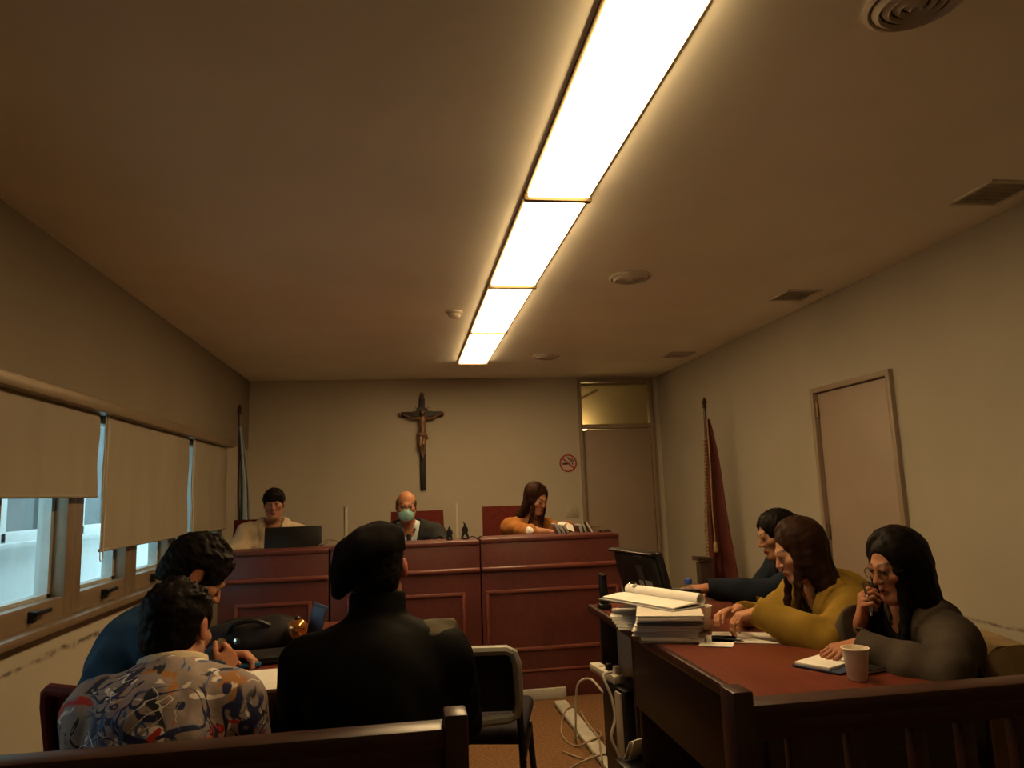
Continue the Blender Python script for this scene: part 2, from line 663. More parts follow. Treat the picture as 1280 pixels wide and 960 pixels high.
class Person:
    def __init__(s, name, label, base, pel, neck, yaw, head, hw=.19, bulk=1.0, fem=False, curve=.04, spread=.09,
                 arms=None, floor=0.0, lyaw=None, shrug=0.0, headscale=1.0, shroll=0.0, group=None, neckr=1.0, thigh=.42):
        s.base = V(*base)
        s.root = root(name, label, 'person', base, group=group)
        s.P, s.N = V(*pel), V(*neck)
        s.T = unit(s.N - s.P)
        y = R(yaw)
        r = V(math.cos(y), -math.sin(y), math.tan(R(shroll)))
        s.Rv = unit(r - s.T * (r @ s.T))
        s.Fv = np.cross(s.T, s.Rv)
        s.m = np.stack([s.Rv, s.Fv, s.T], 1)
        s.hw, s.b, s.fem, s.curve = hw, bulk, fem, curve
        s.hc = V(*head[0])
        s.hm = headM(*head[1:])
        s.hs = headscale * (.95 if fem else 1.0)
        s.neckr = neckr
        s.S = [s.N - s.T * (.06 - shrug) - s.Rv * hw, s.N - s.T * (.06 - shrug) + s.Rv * hw]
        s.arms = []
        for i, a in enumerate(arms):
            W = V(*a['w'])
            d = W - s.S[i]
            L = np.linalg.norm(d)
            u, f = a.get('len', (.29, .255))
            if L > (u + f) * .995:
                u, f = u * L / (u + f) * 1.005, f * L / (u + f) * 1.005
            x = (u * u - f * f + L * L) / (2 * L)
            hh = math.sqrt(max(u * u - x * x, 0))
            hint = V(*a['hint'])
            e = d / L
            hint = unit(hint - e * (hint @ e))
            s.arms.append(dict(a, W=W, E=s.S[i] + e * x + hint * hh))
        ly = R(yaw if lyaw is None else lyaw)
        lf = V(math.sin(ly), math.cos(ly), 0)
        lr = V(math.cos(ly), -math.sin(ly), 0)
        s.legs = []
        for sg in (-1, 1):
            hip = s.P + lr * sg * .085 - V(0, 0, .02)
            kn = hip + lf * thigh + lr * sg * (spread - .085)
            kn[2] = min(hip[2], floor + .50)
            an = kn + lf * .03
            an[2] = floor + .085
            s.legs.append((hip, kn, an, lf))
        s.floor = floor

    def sp(s, t):
        return s.P * (1 - t) + s.N * t - s.Fv * s.curve * 4 * t * (1 - t)

    def H(s, *p):
        return s.hc + s.hm @ (np.array(p) * s.hs)

    def torso(s, F, e=0.0, k=.05, low=True):
        b, m = s.b, s.m
        w = s.hw / .19
        if low:
            F.ell(s.sp(.03), V(.165 * b + e, .12 * b + e, .13 + e), m, k)
        F.ell(s.sp(.3), V((.135 if s.fem else .145) * b + e, .105 * b + e, .15 + e), m, k)
        F.ell(s.sp(.62), V((.15 if s.fem else .162) * b * w + e, .112 * b + e, .17 + e), m, k)
        F.ell(s.sp(.82) - s.T * .01, V(.15 * b * w + e, .095 * b + e, .11 + e), m, k)
        F.cone(s.S[0], s.S[1], .052 + e, .052 + e, k)
        for i in (0, 1):
            F.cone(s.N + s.T * .015, s.S[i] * .8 + s.N * .2, .045 + e * .8, .045 + e, k)
            if s.fem:
                F.ell(s.sp(.6) + s.Rv * (-.075, .075)[i] + s.Fv * .085 * b, V(.065 + e, .06 + e, .065 + e), m, .04)

    def arm(s, F, i, e=0.0, k=.02, upto=1.0, r=1.0):
        a = s.arms[i]
        S, E, W = s.S[i], a['E'], a['W']
        F.cone(S, S * .4 + E * .6, .055 * r + e, .046 * r + e, .03)
        F.cone(S * .4 + E * .6, E, .046 * r + e, .041 * r + e, k)
        F.cone(E, E * .7 + W * .3, .041 * r + e, .043 * r + e, k)
        We = E + (W - E) * upto
        F.cone(E * .7 + W * .3, We, .043 * r + e, .043 * r + (.029 - .043 * r) * upto + e, k)

    def leg(s, F, i, e=0.0, k=.03, cut=1.0):
        hip, kn, an, lf = s.legs[i]
        F.cone(hip, kn, .088 + e, .06 + e, k)
        F.cone(kn, kn * .65 + an * .35, .06 + e, .058 + e, k)
        F.cone(kn * .65 + an * .35, an, .058 + e, .036 + e, k)

    def head(s, F):
        H, m, h = s.H, s.hm, s.hs
        fe = s.fem
        F.ell(H(0, -.014, .036), V(.075, .094, .084) * h, m, .01)
        F.ell(H(0, .022, -.035), V(.058, .066, .086) * h, m, .03)
        F.ell(H(0, .064, -.098), V(.024 if not fe else .019, .02, .019) * h, m, .025)
        for sg in (-1, 1):
            F.cone(H(sg * .05, .0, -.055), H(sg * .02, .058, -.096), .022 * h * (.9 if fe else 1), .018 * h, .03)
            F.ell(H(sg * .043, .056, -.014), V(.022, .022, .018) * h, m, .025)
            F.ell(H(sg * .031, .1, .009), V(.0165, .016, .0115) * h, m, .014, 's')
            F.ell(H(sg * .031, .0755, .008), V(.0125, .0125, .0125) * h, m, .004)
        F.cone(H(-.032, .081, .026), H(.032, .081, .026), .010 * h, .010 * h, .02)
        F.cone(H(0, .084, .018), H(0, .107, -.024), .0068 * h, .0105 * h, .012)
        for sg in (-1, 1):
            F.ell(H(sg * .0115, .096, -.027), V(.008, .0095, .0075) * h, m, .006)
            F.ell(H(sg * .0065, .103, -.0355), V(.0035, .005, .0035) * h, m, .003, 's')
            F.cone(H(0, .0925, -.0565), H(sg * .021, .082, -.059), .0062 * h, .0035 * h, .006)
            F.cone(H(0, .0905, -.0665), H(sg * .018, .082, -.064), .0072 * h, .0038 * h, .006)
            # ears
            eo = getattr(s, 'ear', 0)
            F.ell(H(sg * (.0775 + eo), -.013, .0), V(.0078 + eo * .5, .0185, .031) * h, m, .008)
            F.ell(H(sg * (.0855 + eo * 1.6), -.006, .003), V(.0055, .010, .018) * h, m, .005, 's')
        F.cone(H(-.022, .0925, -.0615), H(.022, .0925, -.0615), .0022, .0022, .003, 's')
        r = (.046 if fe else .054) * s.neckr
        F.chain([s.N - s.T * .035, s.N + s.T * .03, H(0, -.022, -.055)], [r * 1.25, r * 1.05, r], .03)

    def paint_head(s, v, skin, lips=(.30, .085, .06), brow=(.02, .012, .008), iris=(.03, .018, .01), lid=-.001, stubble=None, makeup=0):
        q = (v - s.hc) @ s.hm / s.hs
        c = np.tile(np.array(skin, float), (len(v), 1))

        def blend(w, col):
            nonlocal c
            w = np.clip(w, 0, 1)[:, None]
            c = c * (1 - w) + np.array(col) * w
        x, y, z = q[:, 0], q[:, 1], q[:, 2]
        ax = np.abs(x)
        g = lambda px, pz, rx, rz: np.exp(-((ax - px) / rx) ** 2 - ((z - pz) / rz) ** 2) * (y > .03)
        blend(.35 * g(.045, -.025, .02, .02), (skin[0] * 1.05, skin[1] * .72, skin[2] * .65))
        blend(.45 * np.exp(-(x / .014) ** 2 - ((z + .025) / .014) ** 2) * (y > .08), (skin[0] * 1.02, skin[1] * .72, skin[2] * .65))
        blend(.5 * (ax > .072) * (np.abs(z) < .04), (skin[0] * 1.05, skin[1] * .65, skin[2] * .6))
        if stubble:
            w = .55 * np.clip((-.035 - z) / .02, 0, 1) * np.clip((y + .02) / .03, 0, 1)
            blend(w, stubble)
        # lips
        lz = np.where(z > -.0615, (z + .0615) / .0085, (-.0615 - z) / .0105)
        blend(np.clip(2.2 - 2 * (np.maximum(lz, 0) ** 2 + (ax / .023) ** 2), 0, 1) * (y > .07) * .9, lips)
        blend((np.abs(z + .0615) < .0016) * (ax < .021) * (y > .07) * .8, tuple(k * .25 for k in lips))
        # brows
        bz = .031 + .006 * np.sin(np.clip((ax - .012) / .038, 0, 1) * 2.2)
        blend(np.clip(1.5 - ((z - bz) / .0052) ** 2, 0, 1) * (ax > .012) * (ax < .050) * (y > .05) * .85, brow)
        # eyes
        ex, ez = (ax - .031) / .0145, (z - .008) / .0085
        eye = (ex ** 2 + ez ** 2 < 1) * (y > .06)
        blend(.5 * np.clip(1.6 - ((ax - .031) / .02) ** 2 - ((z - .008) / .014) ** 2, 0, 1) * (y > .06), tuple(k * .6 for k in skin))  # eye socket shading put into the skin colour
        op = eye * (z < .008 + lid + .004) * (z > .008 - .0062)
        blend(op * 1.0, (.5, .47, .43))
        blend(op * ((ax - .031) ** 2 + (z - .007 - min(lid, 0)) ** 2 < .0056 ** 2), iris)
        blend(eye * np.clip(1.5 - np.abs(z - (.008 + lid + .004)) / .0018, 0, 1) * .9, (.012, .008, .006))
        return c

    def hand(s, F, i):
        a = s.arms[i]
        W = a['W']
        d = unit(a['d'])
        n = np.array(a['n'], float)
        n = unit(n - d * (n @ d))
        t = np.cross(d, n) * (1 if i == 1 else -1)
        sc = a.get('s', .92 if s.fem else 1.02)
        P = lambda x, y, z: W + (d * x + t * y + n * z) * sc
        curl = a.get('curl', (18, 25, 15))
        spr = a.get('spr', 4)
        rr = sc * (.92 if s.fem else 1.06)
        F.cone(s.arms[i]['E'] * .35 + W * .65, W, .033 * rr, .027 * rr, .01)
        rows = [.030, .0105, -.0095, -.0285]
        for j, y in enumerate(rows):
            F.cone(P(.0, y * .62, 0), P(.088 - (.004, 0, .003, .011)[j], y, 0), .0155 * rr, .0115 * rr, .012)
        F.cone(P(.012, .015, .006), P(.045, .036, .010), .016 * rr, .014 * rr, .012)
        F.cone(P(.03, -.02, .008), P(.06, -.018, .006), .014 * rr, .011 * rr, .012)
        for j, y in enumerate(rows):
            cj = a['fing'][j] if 'fing' in a else curl
            base = P(.088 - (.004, 0, .003, .011)[j], y, -.001)
            ls = np.array([.043, .026, .021]) * (.95, 1.04, .98, .78)[j] * sc
            side = math.sin(R(spr * (1.5 - j)))
            ang = 0
            pts = [base]
            for q in range(3):
                ang += R(cj[q])
                dd = unit(d * math.cos(ang) + n * math.sin(ang) + t * side * math.cos(ang))
                pts.append(pts[-1] + dd * ls[q])
            F.chain(pts, [.0098 * rr, .0089 * rr, .0080 * rr, .0066 * rr], .0035)
            for q in (1, 2):
                F.ell(pts[q], V(.0094, .0094, .0094) * rr * (1, .93)[q - 1], None, .003)
        tb = a.get('thumb', (.62, .62, .35))
        td = unit(d * tb[0] + t * tb[1] + n * tb[2])
        td2 = unit(td * .8 + d * .45 + n * .15)
        b0 = P(.03, .03, .008)
        b1 = b0 + td * .042 * sc
        b2 = b1 + td2 * .03 * sc
        F.chain([b0, b1, b2], [.013 * rr, .0105 * rr, .0082 * rr], .006)
        a['tips'] = (b2, P(.09, 0, .02))

    def body(s, skin=(.55, .30, .2), hh=.0042, hand_h=.0032, **paint):
        parts = []
        # trunk + limbs (mostly under the clothes)
        pts = [s.P, s.N] + s.S + [a['E'] for a in s.arms] + [a['W'] for a in s.arms] + [p for l in s.legs for p in l[:3]]
        lo = np.min(pts, 0) - .22
        hi = np.max(pts, 0) + .2
        F = SDF(lo, hi, .014)
        s.torso(F)
        for i in (0, 1):
            s.arm(F, i, -.002, upto=.7)
            s.leg(F, i)
            hip, kn, an, lf = s.legs[i]
            F.cone(an, an + lf * .16 - V(0, 0, .05), .04, .03, .02)
        F.chain([s.N - s.T * .04, s.N + s.T * .015], [.05, .045], .03)
        parts.append(F.mesh())
        n0 = len(parts[0][0])
        # head block
        c = s.H(0, 0, -.03)
        F = SDF(np.minimum(c - .17, s.N - .1), np.maximum(c + .17, s.N + .1), hh)
        s.head(F)
        F.plane(s.N - s.T * .02, -s.T)
        parts.append(F.mesh())
        hv = parts[1][0]
        for i in (0, 1):
            a = s.arms[i]
            if a.get('hide'):
                continue
            mid = a['W'] + unit(a['d']) * .08
            F = SDF(np.minimum(mid - .14, a['W'] - .08), np.maximum(mid + .14, a['W'] + .08), hand_h)
            s.hand(F, i)
            F.plane(a['W'] * .62 + a['E'] * .38, unit(a['E'] - a['W']))
            parts.append(F.mesh())
        cols = np.tile(np.array(skin, float), (sum(len(p[0]) for p in parts), 1))
        cols[n0:n0 + len(hv)] = s.paint_head(hv, skin, **paint)
        k = n0 + len(hv)
        cols[k:] *= np.array([1.0, .92, .9])
        if 'skin' not in M:
            M['skin'] = vcol('skin', .6)
        return np_obj('body', parts, 'skin', s.root, s.base, cols)

    def garment(s, name, m, e=.018, h=.008, arms=(1.0, 1.0), ae=None, v=None, vw=.07, hole=.072, cut=-.12, wr=.004, wf=55, seed=1,
                lapel=False, collar=None, label=None, low=True, extra=None, hood=False):
        pts = [s.P, s.N] + s.S + [a['E'] for a in s.arms] + [a['W'] for a in s.arms]
        lo = np.min(pts, 0) - .2
        hi = np.max(pts, 0) + .2
        F = SDF(lo, hi, h)
        ae = e if ae is None else ae
        s.torso(F, e, low=low)
        for i in (0, 1):
            if arms[i]:
                s.arm(F, i, ae, upto=arms[i], r=1.05)
        if extra:
            extra(F)
        if wr:
            F.wrinkle(wr, wf, seed)
        # cuffs cut square
        for i in (0, 1):
            if arms[i]:
                a = s.arms[i]
                dr = unit(a['W'] - a['E'])
                We = a['E'] + (a['W'] - a['E']) * arms[i]
                F.cone(We + dr * .045, We + dr * .16, .05, .06, .004, 's')
        # neck hole
        F.cone(s.N + s.T * .02, s.H(0, -.02, -.02), hole * .93, hole, .008, 's')
        F.cone(s.N - s.T * .02 + s.Fv * .05, s.N + s.T * .1 + s.Fv * .1, hole * .8, hole, .008, 's')
        if v is not None:
            X, Y, Z = F.grids()
            P0 = s.sp(v)
            px, py, pz = X - P0[0], Y - P0[1], Z - P0[2]
            lx = np.abs(px * s.Rv[0] + py * s.Rv[1] + pz * s.Rv[2])
            ly = px * s.Fv[0] + py * s.Fv[1] + pz * s.Fv[2]
            lz = px * s.T[0] + py * s.T[1] + pz * s.T[2]
            Lv = np.linalg.norm(s.N - P0) + .02
            sl = vw / Lv
            fv = np.maximum((lx - lz * sl) / math.hypot(1, sl), -(ly - .0))
            if lapel:
                lw = .05
                band = np.maximum(np.abs(lx - lz * sl - lw * .4) - lw * .6 * np.clip(lz / .1, 0, 1), np.maximum(-ly, -lz))
                F.d = np.minimum(F.d, np.maximum(F.d - .009, band))
            F.d = -smin(-F.d, fv, .004)
        if collar:
            # stand-up / fold collar: a shell round the neck
            hgt, th, r0, r1 = collar
            A = s.N - s.T * .01
            ax = unit(unit(s.H(0, -.02, -.06) - A) + s.T)
            X, Y, Z = F.grids()
            px, py, pz = X - A[0], Y - A[1], Z - A[2]
            z = px * ax[0] + py * ax[1] + pz * ax[2]
            rad = np.sqrt(np.maximum(px ** 2 + py ** 2 + pz ** 2 - z * z, 0))
            fw = px * s.Fv[0] + py * s.Fv[1] + pz * s.Fv[2]
            lx = np.abs(px * s.Rv[0] + py * s.Rv[1] + pz * s.Rv[2])
            tt = np.clip(z / hgt, 0, 1)
            D = np.maximum(np.abs(rad - (r0 + (r1 - r0) * tt)) - th, np.maximum(z - hgt, -z - .03))
            D = np.maximum(D, fw - r0 * .9)
            F.d = smin(F.d, D, .008)
        F.plane(s.sp(0) + s.T * cut, -s.T)
        return np_obj(name, [F.mesh()], m, s.root, s.base, label=label)

    def trousers(s, m='cloth_dark', name='trousers'):
        pts = [s.P] + [p for l in s.legs for p in l[:3]]
        F = SDF(np.min(pts, 0) - .22, np.max(pts, 0) + .22, .014)
        F.ell(s.sp(.03), V(.165 * s.b + .014, .12 * s.b + .014, .13), s.m, .05)
        for i in (0, 1):
            s.leg(F, i, .015)
        F.plane(s.sp(.22), s.T)
        np_obj(name, [F.mesh()], m, s.root, s.base)
        for hip, kn, an, lf in s.legs:
            F = SDF(an - .22, an + .22, .011)
            F.cone(an - V(0, 0, .04) - lf * .03, an - V(0, 0, .045) + lf * .15, .042, .038, .02)
            F.cone(an, an - V(0, 0, .04), .046, .044, .02)
            F.plane(V(0, 0, s.floor), V(0, 0, -1))
            np_obj('shoe', [F.mesh()], 'shoe', s.root, s.base)

    # ---- hair
    def hair(s, m, style='short', h=.004, hang=.3, seed=3, part=0.0, n=64, front=True, bang=False, fw=55, ends=None, vol=1.0, hairline=.066, side=1):
        rr = np.random.RandomState(seed)
        H, hm, hs = s.H, s.hm, s.hs
        down = V(0, 0, -1)
        c = s.hc
        long = style == 'long'
        lo = c - V(.26, .26, hang + .15 if long else .2)
        hi = c + V(.26, .26, .2)
        F = SDF(lo, hi, h)
        if style in ('short', 'crop', 'tied'):
            th = {'short': .013, 'crop': .007, 'tied': .011}[style] * vol
            F.ell(H(0, -.018, .040), V(.078 + th, .097 + th, .084 + th) * hs, hm, .01)
            F.ell(H(0, -.05, -.02), V(.066 + th * .5, .06 + th * .6, .07) * hs, hm, .02)
            if style == 'short':
                for i in range(110):
                    ph = rr.uniform(0, 6.28)
                    tt = rr.uniform(0, 1.25)
                    d = V(math.sin(tt) * math.cos(ph), math.sin(tt) * math.sin(ph), math.cos(tt))
                    p = V(0, -.018, .04) + d * V(.078 + th, .097 + th, .082 + th) * .97
                    dr = unit(V(-d[1] * .6, d[0] * .6 + .5, .2) + d * .35)
                    F.cone(H(*p), H(*(p + dr * .016)), .0050 * hs, .002, .012)
            # clear the face, the ears and the nape
            F.ell(H(0, .092, -.05 if style != 'tied' else -.035), V(.072, .062, .112) * hs, hm, .012, 's')
            F.cone(H(-.1, .02, -.075), H(.1, .02, -.075), .055 * hs, .055 * hs, .01, 's')
            for sg in (-1, 1):
                F.ell(H(sg * .085, -.008, -.005), V(.03, .026, .038) * hs, hm, .01, 's')
            F.cone(H(-.09, -.07, -.115), H(.09, -.07, -.115), .05 * hs, .05 * hs, .015, 's')
            if style == 'tied':
                F.ell(H(0, -.12, .03), V(.04, .04, .042) * hs, hm, .02)
            F.wrinkle(.0025, 190, seed)
        if style == 'ring':  # bald on top
            th = .007
            F.ell(H(0, -.018, .02), V(.078 + th, .097 + th, .075) * hs, hm, .01)
            F.ell(H(0, -.04, -.02), V(.07 + th, .066 + th * .6, .06) * hs, hm, .02)
            F.ell(H(0, .06, .09), V(.066, .135, .085) * hs, hm, .012, 's')
            F.ell(H(0, .092, -.04), V(.09, .085, .12) * hs, hm, .012, 's')
            for sg in (-1, 1):
                F.ell(H(sg * .085, -.006, -.012), V(.03, .026, .04) * hs, hm, .01, 's')
            F.cone(H(-.09, -.07, -.115), H(.09, -.07, -.115), .05 * hs, .05 * hs, .015, 's')
            F.wrinkle(.002, 200, seed)
        if long:
            th = .008 * vol
            F.ell(H(0, -.022, .040), V(.078 + th, .094 + th, .084 + th) * hs, hm, .01)
            F.ell(H(0, .092, -.045), V(.066, .07, .118) * hs, hm, .012, 's')
            dl = hm.T @ down
            for i in range(n):
                u = (i + .5) / n
                phi = R(fw) + (math.pi * 2 - 2 * R(fw)) * u      # 0 = forward, clockwise seen from above
                phi += rr.uniform(-.05, .05)
                sx, cy = math.sin(phi), math.cos(phi)
                st = V(part, .05 - .12 * abs(1 - 2 * abs(u - .5)) * .9, 0)
                pts = []
                for k in range(6):
                    th_ = R(8 + k * 17.5)
                    e = V((.066 + th) * math.sin(th_) * sx + part * math.cos(th_), -.02 + (.084 + th) * math.sin(th_) * cy + (.012 if cy > 0 else .0) * math.cos(th_), .040 + (.074 + th) * math.cos(th_))
                    pts.append(H(*e))
                last = pts[-1]
                # hanging part: towards a ring round the chest / back
                sgn = 1 if sx > 0 else -1
                isf = front and (cy > .42)
                L = hang * rr.uniform(.78, 1.06)
                if ends:
                    q = ends(u, sgn, isf, rr)
                else:
                    if isf:
                        q = (sgn * (.045 + .045 * rr.rand()), .125 + .02 * rr.rand())
                    else:
                        q = (sgn * .13 * abs(sx) + .02 * (rr.rand() - .5), -.125 - .015 * rr.rand())
                tgt = s.N + s.Rv * q[0] + s.Fv * q[1] * s.b
                tgt[2] = last[2] - L
                midp = last * .5 + tgt * .5
                mz = last + down * L * .45
                md = V(midp[0] * .5 + mz[0] * .5, midp[1] * .5 + mz[1] * .5, mz[2])
                pw = smooth_path([pts[-2], last, md, tgt], 4)[4:]
                allp = pts + [V(*p) for p in pw[1:]]
                N_ = len(allp)
                rs = [.0140 * vol * (1 - (.62 if isf else .5) * max(0, (j - 5) / max(1, N_ - 6))) * (.6 if isf and j > 6 else 1) for j in range(N_)]
                wv = rr.uniform(0, 6)
                for j in range(6, N_):
                    allp[j] = allp[j] + (s.Rv * math.sin(j * .9 + wv) + s.Fv * math.cos(j * .8 + wv)) * .005
                F.chain(allp, rs, .016)
            F.wrinkle(.0010, 170, seed)
        if bang:
            for i in range(15):
                x = -.062 + .124 * i / 14
                p0 = V(x * .6, .045, .122 - abs(x) * .35)
                p1 = V(x * .95, .092 - abs(x) * .5, .085 - abs(x) * .2)
                p2 = V(x * 1.05, .098 - abs(x) * .55, .036 - abs(x) * .1)
                F.chain([H(*p0), H(*p1), H(*p2)], [.012, .011, .005], .008)
        return np_obj('hair', [F.mesh()], m, s.root, s.base)

    def glasses(s, m='steel_dark', rim=.0011, rx=.025, rz=.020):
        b = MB()
        for sg in (-1, 1):
            ring = [s.H(sg * .032 + rx * math.cos(t), .101 - .006 * abs(math.cos(t)), .004 + rz * math.sin(t)) for t in np.linspace(0, 2 * math.pi, 25)[:-1]]
            b.tube(ring, rim, 6, closed=True)
            b.tube([s.H(sg * .057, .096, .008), s.H(sg * .079, .06, .010), s.H(sg * .082, -.01, .008)], rim, 6)
        b.tube([s.H(-.008, .102, .006), s.H(0, .104, .009), s.H(.008, .102, .006)], rim, 6)
        g = b.build('glasses', m, s.root, off=s.base)
        b = MB()
        for sg in (-1, 1):
            b.prism([(rx * .97 * math.cos(t), rz * .97 * math.sin(t)) for t in np.linspace(0, 2 * math.pi, 25)[:-1]], 0, .0008,
                    rot=Matrix([[s.hm[k, 0], s.hm[k, 2], s.hm[k, 1]] for k in range(3)]), c=s.H(sg * .032, .099, .004))
        b.build('lens', 'lens', g, off=s.base)
        return g
# ------------------------------------------------------------------ palette
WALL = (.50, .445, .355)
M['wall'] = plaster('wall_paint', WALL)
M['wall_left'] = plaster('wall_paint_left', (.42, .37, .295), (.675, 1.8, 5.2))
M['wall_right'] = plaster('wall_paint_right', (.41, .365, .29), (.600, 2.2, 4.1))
M['wall_upper'] = plaster('wall_paint_upper_shaded', (.235, .19, .135))  # weaker light near the ceiling put into the upper left wall's colour
M['ceiling'] = plaster('ceiling_paint', (.90, .86, .74))
M['carpet'] = mat('carpet', (.165, .085, .038), .95, var=.35, scale=70, bump=.5, bscale=260, spec=.1)
M['bench'] = wood('bench_mahogany', (.088, .021, .018), (.135, .034, .027), .38, (1.2, 9, 1.2))
M['bench_edge'] = wood('bench_edge', (.15, .042, .03), (.23, .068, .045), .3, (1.2, 9, 9))
M['table'] = wood('table_mahogany', (.12, .026, .016), (.18, .044, .024), .28, (9, 1.2, 9))
M['table_dark'] = wood('table_panel', (.030, .018, .014), (.050, .030, .022), .5, (1.2, 9, 9))
M['rail'] = wood('rail_wood', (.028, .010, .007), (.055, .019, .013), .36, (1.2, 9, 9))
M['stand_wood'] = wood('stand_wood', (.032, .015, .010), (.055, .026, .016), .4, (9, 9, 1.2))
M['door'] = mat('door_laminate', (.34, .26, .20), .5, var=.05, scale=3)
M['door_frame'] = mat('door_frame', (.28, .21, .15), .45, var=.06)
M['brass'] = mat('old_brass', (.30, .19, .09), .35, 1, .2)
M['gold'] = mat('gold_fringe', (.34, .22, .08), .5, .4, .3, 60)
M['copper'] = mat('copper_brown', (.55, .23, .07), .18, .8, .15)
M['alu'] = mat('bronze_aluminium', (.23, .165, .105), .4, .25, .08)
M['alu_grey'] = mat('grey_aluminium', (.42, .44, .42), .45, .2, .08)
M['black'] = mat('black_plastic', (.014, .013, .013), .38, var=.2)
M['black_soft'] = mat('black_vinyl', (.020, .017, .017), .6, var=.3, bump=.2)
M['steel_dark'] = mat('dark_metal', (.05, .045, .04), .3, .8)
M['chrome'] = mat('chrome', (.6, .58, .55), .18, 1)
M['white_plastic'] = mat('white_plastic', (.62, .57, .48), .4, var=.06)
M['duct'] = mat('cable_duct_grey', (.44, .41, .34), .5, var=.15, scale=14)
M['paper'] = mat('paper', (.78, .75, .70), .7, var=.05, scale=20)
M['paper_edge'] = mat('paper_pages', (.55, .50, .44), .8, var=.25, scale=30, stretch=(1, 1, 30))
M['folder'] = mat('card_folder', (.62, .57, .50), .7, var=.1)
M['folder_grey'] = mat('grey_folder', (.30, .28, .27), .6, var=.12)
M['red_ink'] = mat('red_band', (.42, .05, .03), .5)
M['maroon'] = mat('maroon_upholstery', (.105, .018, .014), .7, var=.18, scale=40, bump=.15)
M['navy_fabric'] = mat('navy_upholstery', (.028, .024, .032), .8, var=.2, scale=60, bump=.2)
M['grey_vinyl'] = mat('grey_edge', (.30, .29, .25), .45, var=.1)
M['cup'] = mat('foam_cup', (.86, .78, .65), .55, var=.03)
M['blue_cap'] = mat('blue_cap', (.03, .07, .42), .35)
M['blue_folder'] = mat('blue_folder', (.035, .05, .11), .45, var=.15)
M['blue_plastic'] = mat('blue_plastic', (.03, .16, .36), .35)
M['red_sign'] = mat('sign_red', (.30, .035, .025), .5)
M['sign_white'] = mat('sign_white', (.50, .38, .33), .5)
M['vent'] = mat('vent_paint', (.62, .56, .46), .55, var=.08)
M['vent_dark'] = mat('vent_shadow', (.42, .37, .30), .7)
M['bronze'] = mat('dark_bronze_figure', (.20, .115, .065), .4, .35, .25, 30)
M['cross'] = mat('cross_wood', (.022, .013, .009), .5, var=.3, stretch=(9, 9, 1))
M['flag_maroon'] = mat('maroon_flag', (.115, .022, .016), .75, var=.2, scale=7)
M['flag_pale'] = mat('white_flag_cloth', (.36, .38, .38), .75, var=.1)
M['flag_blue'] = mat('sky_blue_flag_cloth', (.13, .19, .26), .75, var=.1)
M['facade'] = mat('white_facade', (.74, .76, .76), .8, var=.04)
M['facade_frame'] = mat('white_window_frame', (.92, .93, .93), .5, var=.02)
M['dark_glass'] = mat('dark_pane', (.06, .075, .075), .15, var=.5, scale=3)
M['cord'] = mat('grey_cord', (.42, .38, .31), .5)
M['cord_brown'] = mat('brown_cord', (.26, .19, .12), .5)
M['mask'] = mat('turquoise_mask', (.33, .62, .60), .7, var=.06, scale=30)
M['cloth_dark'] = mat('dark_trouser_cloth', (.022, .02, .022), .85, var=.2, bump=.2)
M['shoe'] = mat('black_leather', (.012, .01, .009), .35)
M['cream_jacket'] = mat('cream_jacket', (.50, .40, .27), .8, var=.12, scale=25, bump=.15)
M['charcoal_suit'] = mat('charcoal_suit', (.026, .027, .026), .8, var=.15, bump=.15)
M['pale_shirt'] = mat('pale_blue_shirt', (.45, .50, .52), .7, var=.06)
M['tie'] = mat('dark_tie', (.03, .025, .035), .5, var=.4, scale=60)
M['ochre_top'] = mat('ochre_blouse', (.33, .13, .035), .8, var=.18, scale=20, bump=.15)
M['blue_top'] = mat('dusty_blue_sweater', (.030, .058, .085), .85, var=.22, scale=14, bump=.2)
M['olive'] = mat('olive_blazer', (.25, .155, .026), .8, var=.12, scale=14, bump=.15)
M['black_top'] = mat('black_top', (.014, .012, .014), .8, var=.2)
M['navy_top'] = mat('navy_sweater', (.014, .018, .028), .85, var=.2, bump=.15)
M['grey_blazer'] = mat('dark_grey_blazer', (.060, .047, .036), .8, var=.2, scale=18, bump=.15)
M['officer_coat'] = mat('black_uniform_coat', (.005, .0045, .0045), .75, var=.25, bump=.2)
M['officer_patch'] = mat('dark_olive_patch', (.095, .082, .058), .8, var=.2)
M['beret'] = mat('black_beret_felt', (.009, .0075, .008), .9, var=.3, scale=40, bump=.3)
M['beige_coat'] = mat('beige_coat', (.28, .20, .105), .85, var=.14, scale=16, bump=.15)
M['cream'] = mat('cream_collar', (.62, .52, .36), .75)
M['print'] = printed_shirt('printed_shirt')
M['hair_black'] = hairmat('black_hair', (.008, .006, .0055))
M['hair_dark'] = hairmat('dark_brown_hair', (.026, .012, .008))
M['hair_brown'] = hairmat('brown_hair', (.028, .012, .008))
M['hair_grey'] = hairmat('grey_brown_hair', (.10, .06, .04))
M['lens'] = glassy('lens_glass', (.97, .97, .96), .08)
M['glass'] = glassy('window_glass', (.93, .97, .97))
M['glass_warm'] = glassy('transom_glass', (1, .97, .9))
M['clear'] = glassy('clear_plastic', (.80, .84, .86), rough=.08)
M['screen'] = mat('grey_screen_panel', (.022, .02, .02), .3, var=.15)
M['sticker'] = mat('pale_sticker', (.42, .40, .38), .5, var=.3, scale=90)
M['sticker_dark'] = mat('dark_badge', (.085, .08, .075), .4, var=.2)
M['lamp'] = emission('light_diffuser', (1.0, .68, .325), 22.0)
M['lamp_frame'] = mat('light_frame', (.16, .11, .05), .5, .5)
M['lamp_off'] = mat('unlit_diffuser', (.75, .74, .7), .4, var=.03)
M['lamp_corridor'] = emission('corridor_lamp', (1.0, .68, .25), 34.0)

